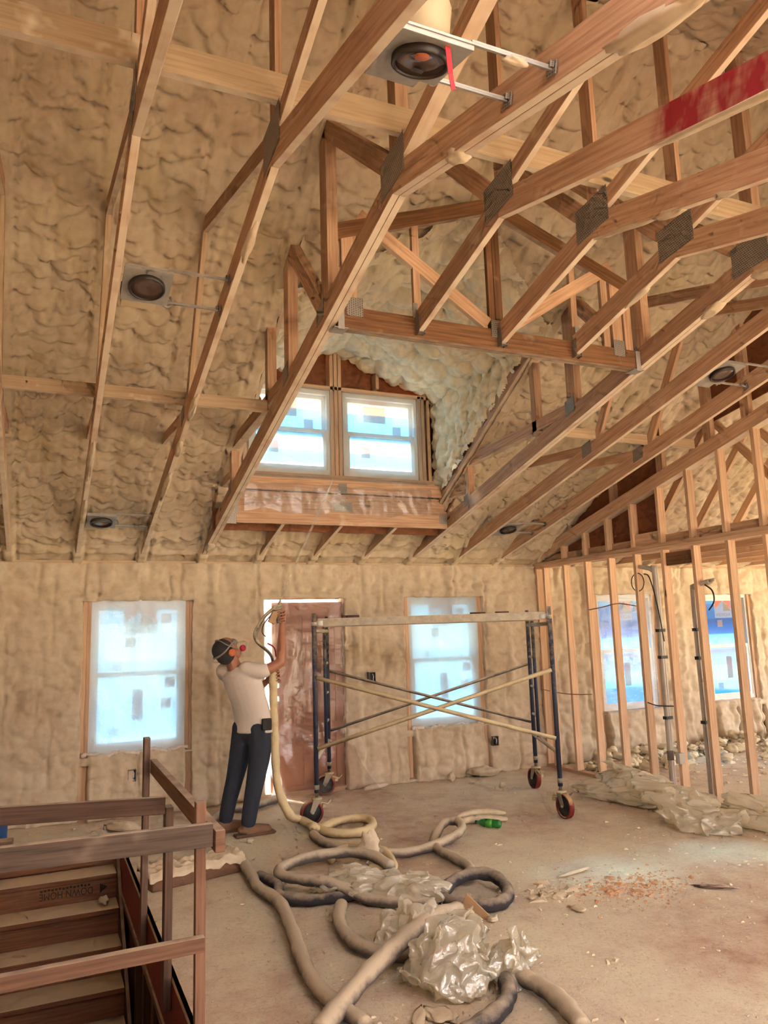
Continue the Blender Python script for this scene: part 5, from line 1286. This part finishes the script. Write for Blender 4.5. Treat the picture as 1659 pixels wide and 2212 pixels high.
# headgear
cp = MB(); cp.ell(hp(-.030, 0, .035), (.105, .093, .098), HR); cp.ell(hp(-.04, 0, -.02), (.085, .086, .085), HR)
organic(cp, 'hood', 'cap', .009, 3)
MB().tube(catmull([hp(.075, .070, .055), hp(.02, .092, .05), hp(-.06, .085, .03), hp(-.13, .03, .02), hp(-.13, -.03, .02), hp(-.06, -.085, .03), hp(.02, -.092, .05), hp(.075, -.070, .055)], 5), .009, 8).build('goggle_strap', 'mask', pr)
MB().tube(catmull([hp(.06, .075, -.02), hp(-.01, .095, .07), hp(-.03, .05, .13), hp(-.03, -.05, .13), hp(-.01, -.095, .07), hp(.06, -.075, -.02)], 5), .006, 8).build('mask_strap', 'mask', pr)
gg = MB(); gg.ell(hp(.075, 0, .035), (.04, .076, .036), HR); organic(gg, 'goggles', 'mask', .008, 3)
mk = MB(); mk.ell(hp(.105, 0, -.035), (.060, .050, .046), HR); mk.ell(hp(.158, 0, -.04), (.030, .034, .032), HR); organic(mk, 'respirator', 'cream', .008, 3)
for s in (-1, 1): MB().lathe([(.0, 0), (.026, .0), (.028, .006), (.028, .024), (.022, .030), (0, .030)], hp(.105, s*.042, -.05), HS*s+HF*.35, 18).build('filter_cartridge', 'filter', pr)
for s in (-1, 1): MB().lathe([(.0, 0), (.030, 0), (.034, .006), (.028, .016), (0, .018)], hp(-.01, s*.088, -.012), HS*s, 18).build('ear_cup', 'orange', pr)

# spray gun in his raised hand
gn = empty('spray_gun', (1.944, -1.452, 1.80), 0, 'dusty spray gun held up in the worker raised hand', 'spray gun')
g = (1.944, -1.452)
MB().beam((g[0], g[1], 1.795), (g[0]-.004, g[1], 1.915), .026, .036, up=(1, 0, 0)).build('grip', 'dustgrey', gn, bevel=.006)
MB().beam((g[0]-.055, g[1], 1.925), (g[0]+.025, g[1], 1.945), .045, .05).build('gun_block', 'dustgrey', gn, bevel=.008)
MB().lathe([(.016, 0), (.016, .03), (.010, .045), (.006, .07)], (g[0]+.005, g[1], 1.95), (.22, .0, 1), 14).build('nozzle', 'dustgrey', gn)
MB().beam((g[0]+.02, g[1], 1.90), (g[0]+.028, g[1], 1.84), .012, .01, up=(1, 0, 0)).build('trigger', 'black', gn)
MB().beam((g[0]-.075, g[1]-.005, 1.80), (g[0]-.012, g[1], 1.935), .03, .06, up=(1, 0, 0)).build('air_cylinder', 'tan', gn, bevel=.006)
for k, dy in enumerate((-.012, .014)):
    MB().tube(catmull([(g[0]-.05, g[1]+dy, 1.925), (g[0]-.12, g[1]+dy, 1.87), (g[0]-.19+.015*k, g[1]+dy, 1.78), (g[0]-.225+.02*k, g[1]+dy, 1.70), (g[0]-.20+.01*k, g[1]+dy, 1.63), (g[0]-.12, g[1]+dy+.02, 1.57), (g[0]-.06, g[1]+.03, 1.50), (1.905, -1.40, 1.40)], 6), .013, 10).build('whip_hose', 'dustgrey', gn)
MB().tube(catmull([(g[0]-.03, g[1], 1.91), (g[0]-.13, g[1]+.01, 1.80), (g[0]-.15, g[1]+.01, 1.72), (g[0]-.12, g[1]+.01, 1.68)], 5), .005, 8).build('air_line', 'wire_black', gn)
MB().tube(catmull([(g[0]-.10, g[1]+.02, 1.62), (g[0]-.04, g[1]+.02, 1.58), (1.925, -1.42, 1.50)], 5), .007, 8).build('air_line', 'filter', gn)

# fine jet of foam leaving the nozzle
m, nt, b, n, l = NM('spray_mist'); n.remove(b)
tr = n.new('ShaderNodeBsdfTransparent'); df = n.new('ShaderNodeBsdfTranslucent'); df.inputs[0].default_value = (.95, .90, .80, 1)
d2 = n.new('ShaderNodeBsdfDiffuse'); d2.inputs[0].default_value = (.95, .90, .80, 1)
mx0 = n.new('ShaderNodeMixShader'); l.new(df.outputs[0], mx0.inputs[1]); l.new(d2.outputs[0], mx0.inputs[2])
mx = n.new('ShaderNodeMixShader'); mx.inputs[0].default_value = .22; l.new(tr.outputs[0], mx.inputs[1]); l.new(mx0.outputs[0], mx.inputs[2]); l.new(mx.outputs[0], n['Material Output'].inputs[0])
M['mist'] = m
A, B = Vector((g[0]+.02, g[1], 2.02)), Vector((2.58, -1.22, 3.20))
o = MB().tube([A.lerp(B, t) for t in (0, .1, .25, .5, .8, 1)], [.002, .005, .008, .012, .012, .003], 12, caps=False).build('spray_jet', 'mist')
tag(o, 'thin pale jet of spray rising from the gun toward the dormer', 'spray')
